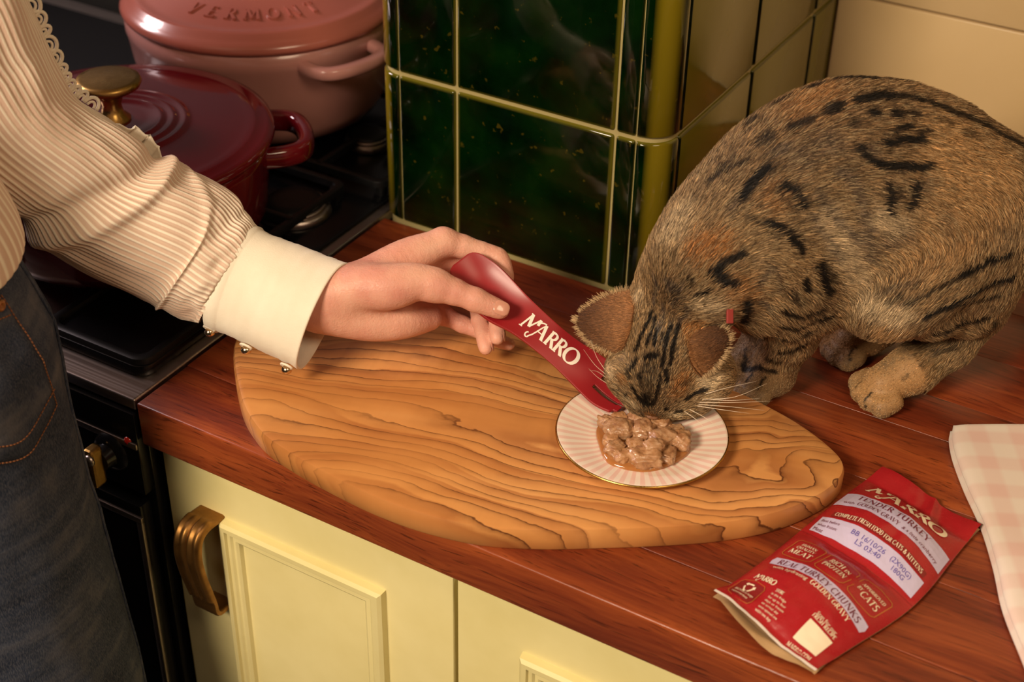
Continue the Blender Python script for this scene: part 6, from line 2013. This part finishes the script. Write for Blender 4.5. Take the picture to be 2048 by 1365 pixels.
cb.data.materials.clear(); cb.data.materials.append(MAT['pelt'])
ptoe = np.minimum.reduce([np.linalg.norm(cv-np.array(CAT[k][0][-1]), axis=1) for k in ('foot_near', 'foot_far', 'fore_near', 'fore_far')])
set_coat(cb, coat(cv, rng)*(0.45+0.5*smooth01(0.055, 0.035, ptoe))[:, None])  # skin colour darkened away from the toes, painted shade for depth under the hair
EARBACK = np.array([0.115, 0.045, 0.017])
for v_, f_, eo in EAR_O:
    eo.data.materials.clear(); eo.data.materials.append(MAT['pelt'])
    nrow = len(v_)
    s_ = np.clip(-0.40+1.40*(np.arange(nrow)//23)/22.0, 0, 1)
    e_ = np.abs((np.arange(nrow) % 23)/22.0*2-1)
    c_ = EARBACK*(1-0.35*s_[:, None])+np.array([0.16, 0.07, 0.025])*(1-s_[:, None])*0.7
    rim = np.clip(smooth01(0.86, 1.0, e_)+smooth01(0.93, 1.0, s_), 0, 1)[:, None]
    c_ = c_*(1-0.6*rim)+np.array([0.5, 0.30, 0.14])*0.6*rim
    set_coat(eo, c_)

# direction in which the coat lies, from the skeleton
FLOW = []


def fl(k, rev=False, extra=(0, 0, 0)):
    P, rd_ = CAT[k]
    P = [np.array(p) for p in P]
    for i in range(len(P)-1):
        d = P[i+1]-P[i]; d = d/np.linalg.norm(d)*(-1 if rev else 1)+np.array(extra)
        FLOW.append((P[i], P[i+1], d/np.linalg.norm(d), (rd_[i]+rd_[i+1])/2))


for k in ('spine', 'belly', 'flank'): fl(k, False, (0, 0, -0.25))
for k in ('neck', 'nape', 'bridge', 'jowl', 'jowl2', 'chin', 'brow', 'brow2'): fl(k, True)
for k in ('chest', 'thigh_near', 'thigh_back', 'thigh_far', 'fore_near', 'fore_far', 'shank_near', 'shank_far', 'foot_near', 'foot_far', 'tail'): fl(k)
fl('cheek', False, (0, 0.3, 0.4)); fl('cheek2', False, (0, 0.3, 0.4))
LIMB = set()


def flow(P):
    W = np.zeros(len(P)); D = np.zeros((len(P), 3))
    for a, b, d, r in FLOW:
        ab = b-a; t = np.clip((P-a) @ ab/(ab @ ab+1e-12), 0, 1)
        dist = np.linalg.norm(P-a-t[:, None]*ab, axis=1)/r
        w_ = np.exp(-(dist*1.5)**2)+1e-9
        W += w_; D += w_[:, None]*d
    return D/W[:, None]


def dist_to(P, keys):
    d = np.full(len(P), 1e9)
    for k in keys:
        A = [np.array(p) for p in CAT[k][0]]; r_ = CAT[k][1]
        for i in range(len(A)-1):
            ab = A[i+1]-A[i]; t = np.clip((P-A[i]) @ ab/(ab @ ab+1e-12), 0, 1)
            d = np.minimum(d, np.linalg.norm(P-A[i]-t[:, None]*ab, axis=1)-(r_[i]*(1-t)+r_[i+1]*t))
    return d


def scatter(V, F, n):
    V = np.asarray(V, float); F = np.asarray(F, int)
    T = np.concatenate([F[:, [0, 1, 2]], F[:, [0, 2, 3]]])
    a, b, c = V[T[:, 0]], V[T[:, 1]], V[T[:, 2]]
    cr = np.cross(b-a, c-a); ar = np.linalg.norm(cr, axis=1)
    pick = rng.choice(len(T), n, p=ar/ar.sum())
    u = rng.random((n, 2)); fl_ = u.sum(1) > 1; u[fl_] = 1-u[fl_]
    p = a[pick]+(b-a)[pick]*u[:, :1]+(c-a)[pick]*u[:, 1:]
    return p, (cr/np.maximum(ar, 1e-12)[:, None])[pick]


# smooth vertex normals -> hair normals stay soft
NH = 400000
hp, hn = scatter(cv, cf, NH)
keep = hp[:, 2] > H+0.002
hp, hn = hp[keep], hn[keep]
fd_ = flow(hp)
hl = np.full(len(hp), 0.0088)
hd_ = np.minimum(dist_to(hp, ('bridge', 'cheek', 'cheek2', 'jowl', 'jowl2', 'chin', 'brow', 'brow2')), np.linalg.norm(hp-np.array(HEAD_C), axis=1)-0.044)
hl = np.where(hd_ < 0.006, 0.0046, hl)
hl = np.where(np.linalg.norm(hp-np.array(CAT['bridge'][0][-1]), axis=1) < 0.022, 0.0034, hl)
ft = dist_to(hp, ('foot_near', 'foot_far', 'fore_near', 'fore_far'))
hl = np.where((ft < 0.005), 0.0056, hl)
toe = np.minimum.reduce([np.linalg.norm(hp-np.array(CAT[k][0][-1]), axis=1) for k in ('foot_near', 'foot_far', 'fore_near', 'fore_far')])
hl = np.where(toe < 0.040, 0.0018, hl)
bl_ = dist_to(hp, ('belly',)); hl = np.where((bl_ < 0.012) & (hn[:, 2] < -0.1), 0.015, hl)
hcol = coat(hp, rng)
tick = np.exp(0.5*rng.standard_normal(len(hp)))
hcol = hcol*0.98*tick[:, None]
lightm = rng.random(len(hp)) < 0.16
lum = hcol.mean(1)
hcol[lightm & (lum > 0.05)] = hcol[lightm & (lum > 0.05)]*0.4+np.array([0.66, 0.49, 0.27])*0.6
darkm = (rng.random(len(hp)) < 0.2) & (hl > 0.005)
hcol[darkm] = hcol[darkm]*0.35
sets = [(hp, hn, fd_, hl, hcol)]
for (v_, f_, eo), up_ in zip(EAR_O, ((0.2, -0.75, 0.6), (0.4, -0.75, 0.55))):
    p, n = scatter(v_, f_, 9000)
    flip = (n @ np.array(up_)) < 0; n[flip] *= -1
    tip = np.array(EARS[0 if eo is EAR_O[0][2] else 1][3]); bs = (np.array(EARS[0 if eo is EAR_O[0][2] else 1][0])+np.array(EARS[0 if eo is EAR_O[0][2] else 1][2]))/2
    d = np.tile((tip-bs)/np.linalg.norm(tip-bs), (len(p), 1))
    s_ = np.clip((p-bs) @ (tip-bs)/((tip-bs) @ (tip-bs)), 0, 1)
    c = (EARBACK*(1-0.35*s_[:, None])+np.array([0.20, 0.10, 0.04])*((1-s_[:, None])**2)*0.8)*np.exp(0.35*rng.standard_normal(len(p)))[:, None]
    sets.append((p+n*0.0009, n, d, np.full(len(p), 0.0034), c))
    # pale fringe along the rim
    nr_ = len(v_)//23
    rim_i = [i*23 for i in range(nr_)]+[i*23+22 for i in range(nr_)]+[(nr_-1)*23]*2
    rim_i = [q for q in rim_i if q//23 > 7]
    rp_ = np.repeat(v_[rim_i], 40, 0)+rng.normal(0, 0.0016, (len(rim_i)*40, 3))
    dd = rp_-bs; dd /= np.linalg.norm(dd, axis=1)[:, None]
    sets.append((rp_, np.tile(np.array(up_)/np.linalg.norm(up_), (len(rp_), 1)), dd, np.full(len(rp_), 0.0036), np.tile([0.50, 0.34, 0.18], (len(rp_), 1))*np.exp(0.3*rng.standard_normal(len(rp_)))[:, None]))
hp, hn, fd_, hl, hcol = [np.concatenate([s[i] for s in sets]) for i in range(5)]
n_ = len(hp)
tg = fd_-hn*np.sum(fd_*hn, 1)[:, None]
tg /= np.linalg.norm(tg, axis=1)[:, None]+1e-9
cl = np.array([mnoise.noise_vector(Vector(p*85)) for p in hp[::4]]); cl = np.repeat(cl, 4, 0)[:n_] if len(cl)*4 >= n_ else np.resize(np.repeat(cl, 4, 0), (n_, 3))
cl = cl*0.0
jit = rng.normal(0, 0.13, (n_, 3))
clump = np.stack([np.sin(hp @ np.array(k)*420+ph_) for k, ph_ in (((0.7, 0.4, 0.6), 0.3), ((-0.5, 0.8, 0.3), 1.1), ((0.3, -0.6, 0.75), 2.2))], 1)*0.12
dir_ = tg+jit+clump
dir_ -= hn*np.sum(dir_*hn, 1)[:, None]
dir_ /= np.linalg.norm(dir_, axis=1)[:, None]+1e-9
L = hl*rng.uniform(0.65, 1.15, n_)
lift = np.tan(R(24))*rng.uniform(0.7, 1.5, n_)
K_ = 4
pts = np.zeros((n_, K_, 3), np.float32)
for j in range(K_):
    s = j/(K_-1)
    pts[:, j] = hp-hn*0.0002+dir_*(L*s)[:, None]+hn*(L*lift*(s-0.42*s*s))[:, None]
pts[:, :, 2] = np.maximum(pts[:, :, 2], H+0.0004)
org = np.array(ORG['cat'])
hc = bpy.data.hair_curves.new('fur')
hc.add_curves([K_]*n_)
hc.position_data.foreach_set('vector', (pts-org).astype(np.float32).ravel())
ra = hc.attributes.get('radius') or hc.attributes.new('radius', 'FLOAT', 'POINT')
rad_ = np.tile(np.array([0.00013, 0.000125, 0.00010, 0.00004], np.float32), (n_, 1))
ra.data.foreach_set('value', rad_.ravel())
ca = hc.attributes.new('coat', 'FLOAT_COLOR', 'CURVE')
ca.data.foreach_set('color', np.concatenate([hcol, np.ones((n_, 1))], 1).astype(np.float32).ravel())
hc.materials.append(MAT['fur'])
fur = bpy.data.objects.new('fur', hc)
C.objects.link(fur); fur.parent = cat; fur['kind'] = 'stuff'; fur['label'] = 'short ticked coat with dark spots and bars'

# face details: nose, nearly shut eyes, whiskers, and the red collar tab
MAT['nose'] = flat('nose_leather', (0.20, 0.088, 0.042), 0.45)
obj('nose', blob((0.4265, 0.1760, 0.9470), (0.0060, 0.0046, 0.0026), (Vector((0.88, 0.45, -0.08)).normalized(), Vector((0.2, -0.54, -0.81)).normalized(), Vector((0.30, -0.87, -0.38)).normalized())), MAT['nose'], cat, label='brown nose')
MAT['eye'] = flat('dark_eye', (0.012, 0.010, 0.006), 0.08)
for c_, n__, l__ in (((0.4048, 0.1718, 0.9587), (0.03, -0.986, -0.163), (0.5, 0.1, -0.85)), ((0.4524, 0.1962, 0.9634), (0.694, -0.715, -0.08), (-0.5, -0.5, -0.7))):
    nn = Vector(n__).normalized(); ll = Vector(l__); ll = (ll-nn*ll.dot(nn)).normalized()
    obj('eye', blob(c_, (0.0056, 0.0008, 0.0012), (ll, nn.cross(ll), nn)), MAT['eye'], cat, label='half shut dark eye')
MAT['whisker'] = flat('whisker', (0.80, 0.66, 0.50), 0.4)
WHI = WHISKERS
for a, m_, b in WHI:
    P = spline([a, m_, b], 6)
    obj('whisker', tube([tuple(p) for p in P], [0.00032*(1-0.85*i/(len(P)-1)) for i in range(len(P))], 5), MAT['whisker'], cat)
tabc = Vector((0.4715, 0.2052, 1.0531))+Vector((0.7255, -0.6227, -0.2931))*0.0035
bm = bmesh.new(); box(bm, (-0.0030, -0.0095, -0.0010), (0.0030, 0.0095, 0.0010), 0.0005)
for v in bm.verts: v.co.x += 0.05*v.co.y*1.0
ax_ = Vector((0.35, -0.50, -0.79)).normalized(); nn = Vector((0.7255, -0.6227, -0.2931)); nn = (nn-ax_*nn.dot(ax_)).normalized(); sx = ax_.cross(nn)
for v in bm.verts: v.co = tabc+sx*v.co.x+ax_*v.co.y+nn*v.co.z
bobj('collar_tab', bm, flat('red_collar', (0.30, 0.035, 0.03), 0.5), cat, label='small red collar tab')
